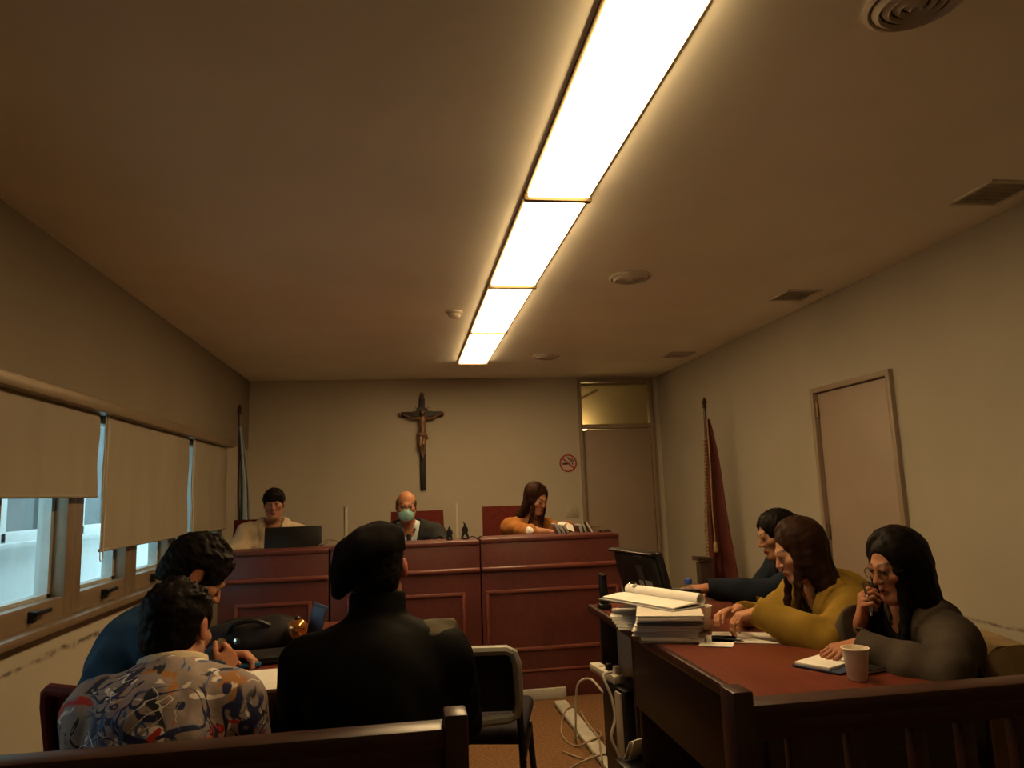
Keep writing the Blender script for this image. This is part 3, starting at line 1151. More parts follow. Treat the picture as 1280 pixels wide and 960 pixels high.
for k_ in ('officer_coat', 'beret', 'officer_patch', 'navy_top', 'grey_blazer', 'olive', 'black_top', 'blue_top', 'ochre_top', 'charcoal_suit', 'cloth_dark', 'navy_fabric', 'maroon', 'cream_jacket', 'beige_coat', 'black_soft'):
    M[k_].node_tree.nodes['Principled BSDF'].inputs['Specular IOR Level'].default_value = .06
for k_ in ('black', 'table_dark', 'screen', 'shoe'):
    M[k_].node_tree.nodes['Principled BSDF'].inputs['Specular IOR Level'].default_value = .25

# roller blind cloth lets some daylight through
m, nt, b = _new('blind_cloth')
n_ = _noise(nt, 4, 3, (1, 1, .2))
r_ = _ramp(nt, n_.outputs['Fac'], [(.3, (.27, .225, .165)), (.7, (.32, .27, .20))])
tr = nt.nodes.new('ShaderNodeBsdfTranslucent')
nt.links.new(r_.outputs[0], tr.inputs[0])
nt.links.new(r_.outputs[0], b.inputs['Base Color'])
b.inputs['Roughness'].default_value = .8
mx = nt.nodes.new('ShaderNodeMixShader')
mx.inputs[0].default_value = .05
nt.links.new(b.outputs[0], mx.inputs[1])
nt.links.new(tr.outputs[0], mx.inputs[2])
nt.links.new(mx.outputs[0], nt.nodes['Material Output'].inputs[0])
M['blind'] = m

# ------------------------------------------------------------------ room shell
XL, XR, YB, YF, ZC = -1.64, 2.93, 8.04, -1.7, 2.62
struct(MB().box(((XL + XR) / 2, (YB + YF) / 2, -.05), (XR - XL + .4, YB - YF + .4, .1)), 'floor', 'carpet')
# ceiling with the slot of the light line left open
LX0, LX1, LY0, LY1 = .525, .815, .30, 6.94
c = MB()
c.box(((XL - .2 + LX0) / 2, 3.17, ZC + .08), (LX0 - XL + .2, 10.3, .16))
c.box(((XR + .2 + LX1) / 2, 3.17, ZC + .08), (XR + .2 - LX1, 10.3, .16))
c.box(((LX0 + LX1) / 2, (LY1 + 8.3) / 2, ZC + .08), (LX1 - LX0, 8.3 - LY1, .16))
c.box(((LX0 + LX1) / 2, (-2 + LY0) / 2, ZC + .08), (LX1 - LX0, LY0 + 2, .16))
c.box(((LX0 + LX1) / 2, 3.6, ZC + .15), (LX1 - LX0, 7.0, .02))
struct(c, 'ceiling', 'ceiling')
# left wall: window band z .80-1.90, y 2.3-7.0
WY0, WY1, WZ0, WZ1 = 1.72, 6.98, .80, 1.88
w = MB()
w.box((XL - .1, (YB + YF) / 2, WZ0 / 2), (.2, YB - YF + .4, WZ0))
w.box((XL - .1, (YF + WY0) / 2 - .1, (WZ0 + WZ1) / 2), (.2, WY0 - YF + .2, WZ1 - WZ0))
w.box((XL - .1, (YB + WY1) / 2 + .1, (WZ0 + WZ1) / 2), (.2, YB - WY1 + .2, WZ1 - WZ0))
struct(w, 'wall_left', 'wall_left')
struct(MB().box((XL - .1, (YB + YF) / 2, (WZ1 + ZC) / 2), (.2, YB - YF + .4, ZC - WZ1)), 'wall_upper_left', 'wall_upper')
# right wall with a door recess
DY0, DY1, DZ = 3.955, 4.835, 2.005
w = MB()
w.box((XR + .1, (DY0 + YF) / 2 - .1, ZC / 2), (.2, DY0 - YF + .2, ZC))
w.box((XR + .1, (DY1 + YB) / 2 + .1, ZC / 2), (.2, YB - DY1 + .2, ZC))
w.box((XR + .1, (DY0 + DY1) / 2, (ZC + DZ) / 2), (.2, DY1 - DY0, ZC - DZ))
w.box((XR + .19, (DY0 + DY1) / 2, DZ / 2), (.02, DY1 - DY0, DZ))
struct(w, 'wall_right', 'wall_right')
# back wall with door and transom opening
BX0, BX1, BT0, BT1 = 1.965, 2.850, 2.045, 2.595
w = MB()
w.box(((XL + BX0) / 2 - .1, YB + .08, ZC / 2), (BX0 - XL + .2, .16, ZC))
w.box(((XR + BX1) / 2 + .1, YB + .08, ZC / 2), (XR - BX1 + .2, .16, ZC))
w.box(((BX0 + BX1) / 2, YB + .08, (ZC + BT1) / 2), (BX1 - BX0, .16, ZC - BT1))
struct(w, 'wall_back', 'wall')
struct(MB().box(((XL + XR) / 2, YF - .1, ZC / 2), (XR - XL + .4, .2, ZC)), 'wall_front', 'wall')
# corridor seen through the transom
w = MB()
w.box((2.4, YB + 1.75, 1.5), (3.2, .1, 3.0))
w.box((.85, YB + .95, 1.5), (.1, 1.6, 3.0))
w.box((3.95, YB + .95, 1.5), (.1, 1.6, 3.0))
w.box((2.4, YB + .95, 3.0), (3.2, 1.7, .1))
w.box((2.4, YB + .25, 2.8), (3.2, .1, .5))
w.box((3.6, YB + .1, 1.5), (1.0, .1, 3.0))
struct(w, 'wall_corridor', 'wall')
struct(MB().box((2.4, YB + .95, -.05), (3.2, 1.7, .1)), 'floor_corridor', 'carpet')
cl = root('corridor_lamp', 'small glowing corridor lamp behind the glass pane over the far door', 'light', (2.36, YB + 1.52, 2.09))
MB().lathe([(.02, 0), (.07, .01), (.085, .05), (.07, .09), (.02, .1)], n=16).build('lamp_globe', 'lamp_corridor', cl)
MB().tube([(0, .02, .0), (0, .16, -.05)], .012).build('lamp_bracket', 'steel_dark', cl)
struct(MB().box((2.46, YB + 1.62, 2.60), (.42, .05, .035), rot3(0, R(-27), 0), .005), 'trim_corridor', 'door_frame')

# door in the back wall
fr = MB()
for x in (BX0 + .02, BX1 - .02):
    fr.box((x, YB + .02, BT1 / 2), (.04, .10, BT1), bev=.004)
fr.box(((BX0 + BX1) / 2, YB + .02, BT1 - .02), (BX1 - BX0 - .004, .094, .036), bev=.004)
fr.box(((BX0 + BX1) / 2, YB + .02, 2.047), (BX1 - BX0 - .004, .094, .05), bev=.004)
d1 = struct(fr, 'door_1', 'door_frame')
MB().box(((BX0 + BX1) / 2, YB + .035, 1.01), (BX1 - BX0 - .085, .05, 2.0), bev=.004).build('leaf', 'door', d1)
MB().box(((BX0 + BX1) / 2, YB + .05, 2.325), (BX1 - BX0 - .08, .006, .52)).build('transom_pane', 'glass_warm', d1)
for z in (1.87, 1.08, .25):
    MB().tube([(BX1 - .045, YB - .002, z - .05), (BX1 - .045, YB - .002, z + .05)], .011, 10).build('hinge', 'brass', d1)
hh = MB().tube([(BX0 + .09, YB + .01, .93), (BX0 + .09, YB - .04, .93), (BX0 + .18, YB - .045, .93)], .008, 10)
hh.build('handle', 'door_frame', d1)
# door in the right wall
fr = MB()
for y in (DY0 + .02, DY1 - .02):
    fr.box((XR + .005, y, DZ / 2), (.07, .04, DZ), bev=.004)
fr.box((XR + .005, (DY0 + DY1) / 2, DZ - .02), (.064, DY1 - DY0 - .004, .036), bev=.004)
d2 = struct(fr, 'door_2', 'door_frame')
MB().box((XR + .03, (DY0 + DY1) / 2, .985), (.05, DY1 - DY0 - .085, 1.96), bev=.004).build('leaf', 'door', d2)
for z in (1.85, 1.0, .2):
    MB().tube([(XR - .006, DY1 - .045, z - .05), (XR - .006, DY1 - .045, z + .05)], .011, 10).build('hinge', 'brass', d2)
# pelmet over the blinds, skirtings
struct(MB().box((XL + .045, (WY0 + WY1) / 2, 1.868), (.09, WY1 - WY0 + .1, .062), bev=.008), 'trim_1', 'alu')
struct(MB().box((XL + .02, (WY0 + WY1) / 2, WZ0 + .008), (.09, WY1 - WY0 + .04, .035), bev=.004), 'trim_2', 'alu')
struct(MB().box((XR - .006, 2.0, .04), (.012, 3.8, .08)).box((XR - .006, 6.45, .04), (.012, 3.1, .08)), 'baseboard_right', 'stand_wood')
struct(MB().box((XL + .006, 3.17, .04), (.012, 9.5, .08)), 'baseboard_left', 'stand_wood')
struct(MB().box(((XL + BX0) / 2, YB - .006, .04), (BX0 - XL, .012, .08)), 'baseboard_back', 'stand_wood')

# windows of the left wall
edges = [1.72, 2.51, 3.23, 4.02, 4.81, 5.60, 6.39, 6.98]
for i in range(7):
    a, b_ = edges[i], edges[i + 1]
    f = MB()
    for y in (a + .045, b_ - .045):
        f.box((XL - .05, y, (WZ0 + WZ1) / 2), (.075, .09, WZ1 - WZ0), bev=.003)
    f.box((XL - .05, (a + b_) / 2, WZ0 + .06), (.071, b_ - a - .002, .12), bev=.003)
    f.box((XL - .05, (a + b_) / 2, WZ1 - .04), (.071, b_ - a - .002, .08), bev=.003)
    wn = struct(f, 'window_%d' % (i + 1), 'alu')
    f = MB()
    for y in (a + .105, b_ - .105):
        f.box((XL - .105, y, (WZ0 + WZ1) / 2 + .02), (.06, .035, WZ1 - WZ0 - .18))
    f.box((XL - .105, (a + b_) / 2, WZ0 + .128), (.06, b_ - a - .18, .02))
    f.build('sash', 'alu_grey', wn)
    MB().box((XL - .115, (a + b_) / 2, (WZ0 + WZ1) / 2 + .02), (.006, b_ - a - .2, WZ1 - WZ0 - .2)).build('glass_pane', 'glass', wn)
    yh = (a + b_) / 2 + .03
    MB().box((XL - .004, yh - .045, .872), (.03, .035, .05), bev=.004).box((XL + .016, yh + .01, .886), (.018, .15, .02), bev=.005).build('handle', 'black', wn)

# white facade over the light well
w = MB()
w.box((-3.3, 5.5, .05), (.2, 14, 1.99))
w.box((-3.18, 5.5, 1.055), (.12, 14, .045), bev=.008)
w.box((-3.3, 5.5, 2.6), (.2, 14, .6))
struct(w, 'wall_outside', 'facade')
for k in range(5):
    y0 = 3.4 + k * 1.46
    f = MB()
    f.box((-3.24, y0 + .05, 1.69), (.10, .26, 1.23), bev=.01)
    f.box((-3.24, y0 + .75, 1.12), (.10, 1.3, .09), bev=.01)
    f.box((-3.24, y0 + .75, 2.27), (.10, 1.3, .09), bev=.01)
    f.box((-3.24, y0 + .86, 1.69), (.08, .05, 1.1), bev=.01)
    wn = struct(f, 'window_%d' % (k + 8), 'facade_frame')
    MB().box((-3.26, y0 + .73, 1.69), (.02, 1.4, 1.2)).build('dark_pane', 'dark_glass', wn)
struct(MB().box((-2.5, 5, -.95), (1.8, 14, .1)), 'ground_outside', 'facade')

# roller blinds
bl = [(1.78, 4.135, 1.405, 'cream roller blind nearest the camera, pulled only halfway down the first window'),
      (4.205, 5.775, 1.12, 'wide cream roller blind in the middle of the window band, pulled low'),
      (5.865, 6.96, 1.12, 'narrow cream roller blind farthest along the windows, next to the blue and white flag')]
for y0, y1, zb, lab in bl:
    t = root('roller_blind', lab, 'blind', (XL + .035, (y0 + y1) / 2, zb), group='roller blinds over the windows')
    L = y1 - y0
    MB().sheet(lambda u, v: (.004 * math.sin(v * 9 + u), (u - .5) * L, v * (1.845 - zb)), 24, 12, .0012).build('blind_cloth', 'blind', t)
    MB().tube([(0, -L / 2, -.004), (0, L / 2, -.004)], .009, 8).build('bottom_bar', 'blind', t)
    MB().tube([(0, -L / 2 + .01, 1.862 - zb), (0, L / 2 - .01, 1.862 - zb)], .018, 12).build('roller_tube', 'alu_grey', t)
    if y0 > 2:
        zz = 1.845 - zb
        pts = [(.012, -L / 2 - .022, zz)] + [(.012, -L / 2 - .022, -.02)] + arc((.012, -L / 2 - .002, -.04), .02, math.pi, 2 * math.pi, 8, 'yz') + [(.012, -L / 2 + .018, zz)]
        MB().tube(pts, .0028, 6).build('pull_chain', 'white_plastic', t)

# ------------------------------------------------------------------ ceiling fittings
ys = [.30, 1.56, 2.92, 4.272, 5.573, 6.94]
names = ['unlit panel of the ceiling light line next to the largest glowing panel',
         'largest and nearest glowing panel of the ceiling light line', 'second nearest glowing panel of the ceiling light line',
         'third nearest glowing panel of the ceiling light line', 'smallest and farthest glowing panel of the ceiling light line']
for i in range(5):
    a, b_ = ys[i], ys[i + 1]
    cx = (LX0 + LX1) / 2
    t = root('ceiling_light', names[i], 'ceiling light', (cx, (a + b_) / 2, ZC), group='light panels in the ceiling line')
    L, W_ = b_ - a, LX1 - LX0
    f = MB()
    for sx in (-1, 1):
        f.box((sx * (W_ / 2 - .006), 0, -.001), (.014, L, .024), bev=.002)
    for sy in (-1, 1):
        f.box((0, sy * (L / 2 - .007), -.014), (W_ + .006, .014, .052), bev=.002)
    f.build('frame', 'lamp_frame', t)
    MB().box((0, 0, -.017), (W_ - .026, L - .03, .022), bev=.004).build('diffuser', 'lamp' if i > 0 else 'lamp_off', t)
    MB().box((0, -L / 2 + .03, -.022), (.012, .035, .008), bev=.002).build('latch', 'brass', t)

rv = [(1.376, 4.13, 'round ceiling air vent in the middle of the ceiling, right of the light line'),
      (1.357, 6.714, 'round ceiling air vent farthest away, near the far door'),
      (1.376, 1.60, 'round ceiling air vent cut off by the top edge of the picture')]
for x, y, lab in rv:
    t = root('round_vent', lab, 'air vent', (x, y, ZC), group='round ceiling vents')
    MB().lathe([(.128, 0), (.132, -.006), (.118, -.014), (.112, -.006), (.112, 0)], n=40, caps=False).build('rim', 'vent', t)
    for k in range(4):
        r0 = .104 - k * .026
        MB().lathe([(r0, -.002), (r0 + .004, -.012), (r0 - .012, -.024 - k * .002), (r0 - .016, -.012)], n=36, caps=False).build('ring', 'vent', t)
    MB().lathe([(.110, -.001), (.001, -.0012)], n=36, caps=False).build('backing', 'vent_dark', t)
sv = [(2.672, 2.79, 'square ceiling grille nearest the camera, by the right wall'),
      (2.676, 4.515, 'square ceiling grille in the middle of the row by the right wall'),
      (2.664, 6.68, 'square ceiling grille farthest away, by the right wall')]
for x, y, lab in sv:
    t = root('square_vent', lab, 'air vent', (x, y, ZC), group='square ceiling grilles')
    f = MB()
    for sg in (-1, 1):
        f.box((sg * .118, 0, -.004), (.02, .27, .012), bev=.002)
        f.box((0, sg * .125, -.004), (.25, .02, .012), bev=.002)
    f.build('frame', 'vent', t)
    g = MB()
    for k in range(11):
        g.box((0, -.105 + k * .021, -.003), (.22, .012, .003), rot3(R(30), 0, 0))
    g.build('louvre_grille', 'vent', t)
    MB().box((0, 0, -.0006), (.22, .235, .001)).build('backing', 'vent_dark', t)
t = root('smoke_detector', 'small white round smoke detector on the ceiling left of the light line', 'smoke detector', (.361, 4.99, ZC))
MB().lathe([(.058, 0), (.06, -.012), (.05, -.02)], n=28).build('base', 'vent', t)
MB().lathe([(.042, -.018), (.042, -.036), (.03, -.048), (.006, -.05)], n=28).build('sensor_cap', 'vent', t)

# ------------------------------------------------------------------ on the back wall
t = root('crucifix', 'dark wooden crucifix with a bronze figure hanging on the back wall', 'crucifix', (.198, YB - .022, 1.40))
f = MB()
f.box((0, 0, .5), (.062, .022, 1.0), bev=.004)
f.box((-.008, 0, .822), (.445, .022, .062), bev=.004)
f.build('cross', 'cross', t)
MB().lathe([(.006, 0), (.022, .02), (.025, .05), (.018, .075), (.004, .085)], (0, 0, .985), 14).build('top_finial', 'bronze', t)
for sg in (-1, 1):
    MB().lathe([(.004, 0), (.022, .012), (.026, .025), (.012, .035)], (-.008 + sg * .215, 0, .822), 12, rot3(0, sg * R(90), 0)).build('end_finial', 'bronze', t)
# rayed disc behind the head
g = MB()
for k in range(12):
    a = k * math.pi / 6 + .26
    g.prism([(math.cos(a - .12) * .06, math.sin(a - .12) * .06), (math.cos(a) * .115, math.sin(a) * .115), (math.cos(a + .12) * .06, math.sin(a + .12) * .06)], -.02, -.012, rot3(R(90), 0, 0) @ Matrix.Identity(3), (0, -.034, .83))
g.lathe([(.07, 0), (.075, .006), (.01, .008)], (0, -.012, .83), 20, rot3(R(90), 0, 0))
g.build('halo_disc', 'cross', t)
F = SDF((-.26, -.11, .3), (.26, .0, .95), .0045)
yy = -.05
F.ell(V(0.004, yy - .012, .835), V(.027, .03, .036), None, .01)
F.chain([V(0, yy, .81), V(0, yy, .775)], [.014, .016], .01)
F.ell(V(0, yy, .735), V(.043, .026, .06), None, .02)
F.ell(V(0, yy, .665), V(.034, .022, .05), None, .02)
F.ell(V(-.004, yy, .615), V(.042, .028, .035), None, .015)
for sg in (-1, 1):
    F.chain([V(sg * .04, yy, .775), V(sg * .115, yy + .005, .775), V(sg * .195, yy + .012, .815)], [.017, .013, .009], .012)
    F.ell(V(sg * .203, yy + .012, .82), V(.014, .010, .010), None, .006)
    F.chain([V(sg * .02, yy, .6), V(sg * .018 - .012, yy - .022, .49), V(sg * .008, yy + .004, .38)], [.025, .018, .012], .012)
F.chain([V(-.005, yy, .38), V(-.003, yy - .02, .345)], [.013, .010], .008)
F.chain([V(-.04, yy - .01, .60), V(.03, yy - .02, .585), V(.05, yy - .01, .55)], [.02, .02, .012], .01)
F.wrinkle(.002, 160, 4)
np_obj('figure', [F.mesh()], 'bronze', t, (0, 0, 0))

t = root('no_smoking_sign', 'round red and white no smoking sign on the back wall beside the far door', 'sign', (1.82, YB - .004, 1.64))
MB().lathe([(.092, 0), (.092, .003)], n=40, rot=rot3(R(90), 0, 0)).build('disc', 'sign_white', t)
MB().lathe([(.100, 0), (.100, .006), (.084, .006), (.084, 0)], n=40, rot=rot3(R(90), 0, 0), caps=False).build('ring', 'red_sign', t)
MB().box((0, -.005, 0), (.175, .003, .017), rot3(0, R(42), 0)).build('slash', 'red_sign', t)
MB().box((-.022, -.0042, -.006), (.088, .002, .018)).box((.05, -.0042, -.006), (.012, .002, .018)).build('cigarette', 'cross', t)
MB().tube(smooth_path([(.048, -.005, .012), (.03, -.005, .035), (.01, -.005, .045), (-.004, -.005, .072)], 5), .006, 6).tube(smooth_path([(.066, -.005, .012), (.05, -.005, .04), (.03, -.005, .055)], 5), .005, 6).build('smoke', 'cross', t)
t = root('wall_switch', 'pale square double switch plate on the back wall left of the far door', 'light switch', (1.835, YB - .006, 1.10))
MB().box((0, 0, 0), (.14, .012, .12), bev=.004).build('plate', 'wall', t)
for x in (-.03, .03):
    MB().box((x, -.008, 0), (.045, .008, .07), bev=.002).build('rocker', 'wall', t)
for x, lab in ((-.624, 'thin white vertical cable duct on the back wall left of the crucifix'), (.555, 'thin white vertical cable duct on the back wall right of the crucifix')):
    t = root('cable_duct', lab, 'cable duct', (x, YB - .012, 0), group='cable ducts on the back wall')
    MB().box((0, 0, .62), (.026, .020, 1.24), bev=.003).build('channel', 'white_plastic', t)
    MB().box((0, -.002, 1.245), (.03, .026, .02), bev=.003).build('end_cap', 'white_plastic', t)


# ------------------------------------------------------------------ flags
def flag(label, loc, H_, mats, fringe, top, wid, lean, seed, rz=0):
    t = root('flag_stand', label, 'flag', loc, rz)
    MB().lathe([(.15, 0), (.15, .02), (.10, .035), (.03, .06), (.025, .12)], n=28).build('base', 'stand_wood', t)
    MB().tube([(0, 0, .05), (lean, 0, H_)], .014, 12).build('pole', 'stand_wood', t)
    MB().lathe([(.012, 0), (.022, .012), (.014, .03), (.024, .05), (.016, .075), (.003, .10)], (lean, 0, H_), 14).build('finial', 'stand_wood', t)
    rr = random.Random(seed)
    ph = [rr.uniform(0, 6) for _ in range(4)]
    def fold(u, v):  # u across 0..1, v down 0..1
        z = top - v * (top - .42)
        w_ = wid[0] + (wid[1] - wid[0]) * v ** .8
        amp = .012 + .045 * v
        x = lean * z / H_ + (u - .12) * w_ + .006 * math.sin(9 * v + ph[0])
        y = -.012 - amp * (math.sin(u * 16 + ph[1] + v) * .6 + math.sin(u * 9 + ph[2])) * (.25 + u)
        return (x, y, z)
    n = len(mats)
    main = None
    for k, mt in enumerate(mats):
        a, b_ = k / n, (k + 1) / n
        o = MB().sheet(lambda u, v: fold(a + (b_ - a) * u, v), 60 // n, 40, .003).build('flag_cloth', mt, t if main is None else main)
        main = main or o
    if fringe:
        g = MB()
        for k in range(44):
            v = .12 + .86 * k / 43
            p = V(*fold(.0, v))
            g.tube([p + V(0, -.004, 0), p + V(-.022 - .008 * rr.random(), -.012 * rr.random(), -.016), p + V(-.03, -.012, -.034)], [.007, .007, .004], 5)
        g.build('fringe', 'gold', main)
        g = MB().tube(smooth_path([(lean, -.03, H_ - .08), (lean - .01, -.05, 1.5), (lean - .025, -.06, 1.15), (lean - .02, -.06, .85)], 6), .006, 6)
        g.lathe([(.004, 0), (.018, -.02), (.022, -.09), (.014, -.1)], (lean - .02, -.06, .86), 10)
        g.build('tassel_cord', 'gold', t)
    return t


flag('tall dark maroon flag with gold fringe furled on a pole by the right wall', (2.625, 6.2, 0), 2.03, ['flag_maroon'], True, 1.93, (.035, .26), .065, 2)
flag('pale blue and white flag furled on a pole in the far left corner', (-1.475, 6.93, 0), 2.13, ['flag_pale', 'flag_blue', 'flag_pale'], False, 2.02, (.03, .17), -.02, 6)
t = root('wooden_pedestal', 'narrow dark wooden pedestal standing left of the maroon flag', 'pedestal', (2.50, 6.02, 0))
MB().box((0, 0, .35), (.10, .10, .70), bev=.005).build('column', 'stand_wood', t)
MB().box((0, 0, .725), (.15, .15, .035), rot3(0, R(6), 0), .006).build('top', 'stand_wood', t)
MB().box((0, 0, .02), (.16, .16, .04), bev=.006).build('foot', 'stand_wood', t)

# ------------------------------------------------------------------ judges' bench
PLZ = .20
single(MB().box((.15, 6.55, PLZ / 2), (3.4, 2.5, PLZ), bev=.006), 'platform', 'bench', 'low wooden platform behind the judges bench carrying their chairs', 'platform', (0, 0, 0))
BY = 4.95
units = [(-1.18, -.497, 1.022, 'left wooden unit of the judges bench, with the monitor on top', False),
         (-.484, .488, 1.030, 'middle wooden unit of the judges bench, below the crucifix', True),
         (.496, 1.455, 1.038, 'right wooden unit of the judges bench, nearest the far door', True)]
for x0, x1, zt, lab, _ in units:
    cx, W_ = (x0 + x1) / 2, x1 - x0
    t = root('judge_bench', lab, 'bench', (cx, BY, 0), group="units of the judges' bench")
    MB().box((0, .02, zt / 2 + .04), (W_, .04, zt - .08), bev=.003).build('front_panel', 'bench', t)
    for sx in (-1, 1):
        MB().box((sx * (W_ / 2 - .015), .19, zt / 2), (.03, .30, zt - .02), bev=.003).build('side_panel', 'bench', t)
    MB().box((0, .16, zt - .012), (W_, .34, .028), bev=.006).build('top', 'bench', t)
    MB().box((0, -.012, .842), (W_, .03, .03), bev=.012, seg=3).build('moulding', 'bench_edge', t)
    MB().box((0, -.004, .085), (W_, .012, .17), bev=.003).build('plinth', 'bench', t)
    MB().box((0, -.010, .178), (W_, .02, .014), bev=.005).build('plinth_moulding', 'bench_edge', t)
    # raised panel frame
    px0, px1 = (-W_ / 2 + .035, W_ / 2 - .035) if x0 > .4 else (-W_ / 2 + .115, W_ / 2 - .115)
    f = MB()
    zb_, zt_ = .315, .690
    for x in (px0, px1):
        f.box((x, -.006, (zb_ + zt_) / 2), (.022, .02, zt_ - zb_), bev=.006)
    for z in (zb_, zt_):
        f.box(((px0 + px1) / 2, -.006, z), (px1 - px0 + .022, .02, .022), bev=.006)
    f.build('panel_frame', 'bench_edge', t)
t = root('judge_desk', 'long wooden worktop behind the judges bench front', 'desk', (.13, 5.53, PLZ))
MB().box((0, 0, .735), (2.62, .5, .03), bev=.004).build('worktop', 'bench', t)
for x in (-1.25, -.35, .4, 1.25):
    MB().box((x, 0, .36), (.03, .44, .72), bev=.003).build('leg_panel', 'bench', t)
single(MB().box((0, 0, .033), (.31, .03, .066), bev=.004), 'floor_duct', 'duct', 'short grey cable duct along the foot of the judges bench', 'cable duct', (.873, 4.915, 0))


def judge_chair(x, y, rz, label, z=PLZ, top=1.2):
    t = root('judge_chair', label, 'chair', (x, y, z), rz, 'maroon chairs behind the bench')
    MB().box((0, 0, .45), (.50, .50, .09), bev=.03, seg=3).build('seat', 'maroon', t)
    MB().sheet(lambda u, v: ((u - .5) * (.47 - .03 * v), -.24 - .05 * v + .03 * math.cos((u - .5) * 2.6), .46 + v * (top - z - .46)), 12, 10, .07).build('backrest', 'maroon', t)
    for sx in (-1, 1):
        MB().tube(smooth_path([(sx * .24, -.2, .42), (sx * .29, -.2, .58), (sx * .29, .12, .62), (sx * .27, .18, .42)], 5), .018, 8).build('armrest', 'black', t)
    MB().tube([(0, 0, .40), (0, 0, .12)], .03, 12).build('column', 'black', t)
    f = MB()
    for k in range(5):
        a = k * 2 * math.pi / 5
        f.tube([(0, 0, .10), (.26 * math.cos(a), .26 * math.sin(a), .05)], [.03, .018], 8)
        f.lathe([(.025, -.025), (.03, 0), (.025, .025)], (.26 * math.cos(a), .26 * math.sin(a), .03), 12, rot3(R(90), 0, a))
    f.build('castor_base', 'black', t)
    return t


judge_chair(-1.235, 6.28, R(172), 'maroon chair behind the woman in the cream jacket', top=1.185)
judge_chair(.105, 6.42, R(180), 'maroon chair behind the man wearing the turquoise mask')
judge_chair(.93, 6.42, R(183), 'maroon chair behind the long-haired woman at the right of the bench', top=1.215)

# things on the bench
t = root('monitor', 'black flat monitor seen from behind on the left bench unit', 'monitor', (-.765, 5.26, .94), R(180 - 2))
MB().box((0, 0, .115), (.385, .035, .215), rot3(R(8), 0, 0), .008).build('screen_housing', 'black', t)
MB().box((-.0, -.021, .155), (.34, .012, .10), rot3(R(8), 0, 0), .02).build('back_bulge', 'screen', t)
MB().box((-.10, -.030, .115), (.018, .003, .018), rot3(R(8), 0, 0), .001).build('badge', 'sticker_dark', t)
MB().tube([(0, .0, .005), (0, 0, .06)], .025, 12).build('stand', 'black', t)
MB().lathe([(.11, 0), (.11, .008), (.03, .016)], n=24).build('foot', 'black', t)
# give the monitor its support: the desk riser
single(MB().box((0, 0, -.008), (.5, .24, .016), bev=.003), 'monitor_riser', 'bench', 'wooden riser under the monitor behind the left bench unit', 'shelf', (-.765, 5.41, .93))
for x, h_, lab in ((.300, .085, 'small black figurine on the middle bench unit, the left one of the pair'), (.408, .105, 'small black figurine with spread legs, right one of the pair on the bench')):
    t = root('figurine', lab, 'figurine', (x, 5.13, 1.032), group='black figurines on the bench')
    s_ = h_ / .1
    MB().lathe([(.022, 0), (.024, .006), (.018, .012)], n=16).build('base', 'black', t)
    F = SDF((-.05, -.05, 0), (.05, .05, .13), .003)
    w_ = .018 if x < .35 else .03
    for sg in (-1, 1):
        F.chain([V(sg * w_ * .75, 0, .008), V(sg * .007, 0, .05 * s_)], [.008, .009], .006)
        F.chain([V(sg * .012, 0, .074 * s_), V(sg * .02, -.004, .055 * s_)], [.006, .005], .006)
    F.chain([V(0, 0, .045 * s_), V(0, 0, .075 * s_)], [.012, .013], .008)
    F.ell(V(0, 0, .092 * s_), V(.009, .01, .011), None, .006)
    F.chain([V(0, 0, .1 * s_), V(-.012 if x > .35 else 0, 0, .112 * s_)], [.005, .003], .004)
    np_obj('figure', [F.mesh()], 'black', t, (0, 0, 0))
single(MB().tube(smooth_path([(-.08, 0, 0), (-.04, .01, .028), (.0, 0, .034), (.045, -.01, .022), (.06, 0, .004)], 6), .0035, 6).tube(smooth_path([(-.06, .02, 0), (-.01, .0, .022), (.03, .0, .03), (.05, .02, .0)], 6), .0035, 6),
       'looped_cable', 'cord_brown', 'brown cable looped on the bench top right of the black monitor', 'cable', (-.50, 5.14, 1.034))
single(MB().tube(smooth_path([(-.05, 0, .003), (-.02, .0, .018), (.015, 0, .006), (.04, 0, .014), (.06, 0, .003)], 6), .004, 6), 'looped_cable', 'black', 'short black cable lying right of the two figurines on the bench', 'cable', (.475, 5.12, 1.033))
# books and pens before the long-haired woman
for k, (x, w_, h_, a, mt, lab) in enumerate([
        (1.075, .018, .075, 24, 'folder_grey', 'grey booklet leaning by the hand of the long-haired woman'),
        (1.105, .02, .07, 30, 'paper_edge', 'pale booklet leaning against the grey booklet on the right bench unit'),
        (1.135, .022, .065, 36, 'black', 'black notebook leaning under the held white paper on the bench'),
        (1.245, .03, .06, 10, 'stand_wood', 'brown book standing right of the held white paper'),
        (1.275, .02, .055, 14, 'black', 'thin black book standing right of the brown book on the bench')]):
    t = root('booklet', lab, 'book', (x, 5.24, 1.027), group='books leaning on the right bench unit')
    MB().box((0, 0, h_ / 2 + .006), (w_, .13, h_), rot3(0, R(-a), 0), .003).build('cover', mt, t)
    MB().box((-.002, -.002, h_ / 2 + .009), (w_ * .7, .131, h_), rot3(0, R(-a), 0), .001).build('pages', 'folder_grey', t)
for k, (x, a, lab) in enumerate([(1.31, -22, 'pen sticking up at the left of the pair on the right bench unit'), (1.335, -30, 'pen sticking up at the right of the pair on the right bench unit')]):
    single(MB().tube([(0, 0, 0), (math.sin(R(a)) * .085, 0, .075)], .005, 8), 'pen', 'cup' if k else 'black', lab, 'pen', (x, 5.2, 1.034), group='pens on the right bench unit')
for k, x in enumerate((1.375, 1.41, 1.435)):
    single(MB().box((0, 0, .008), (.022, .05, .016), bev=.003), 'stamp', 'stand_wood',
           ['small brown block left of three at the right end of the bench top', 'small brown block in the middle of three at the right end of the bench top', 'small brown block rightmost at the end of the bench top'][k], 'block', (x, 5.13, 1.04), group='small blocks on the bench end')
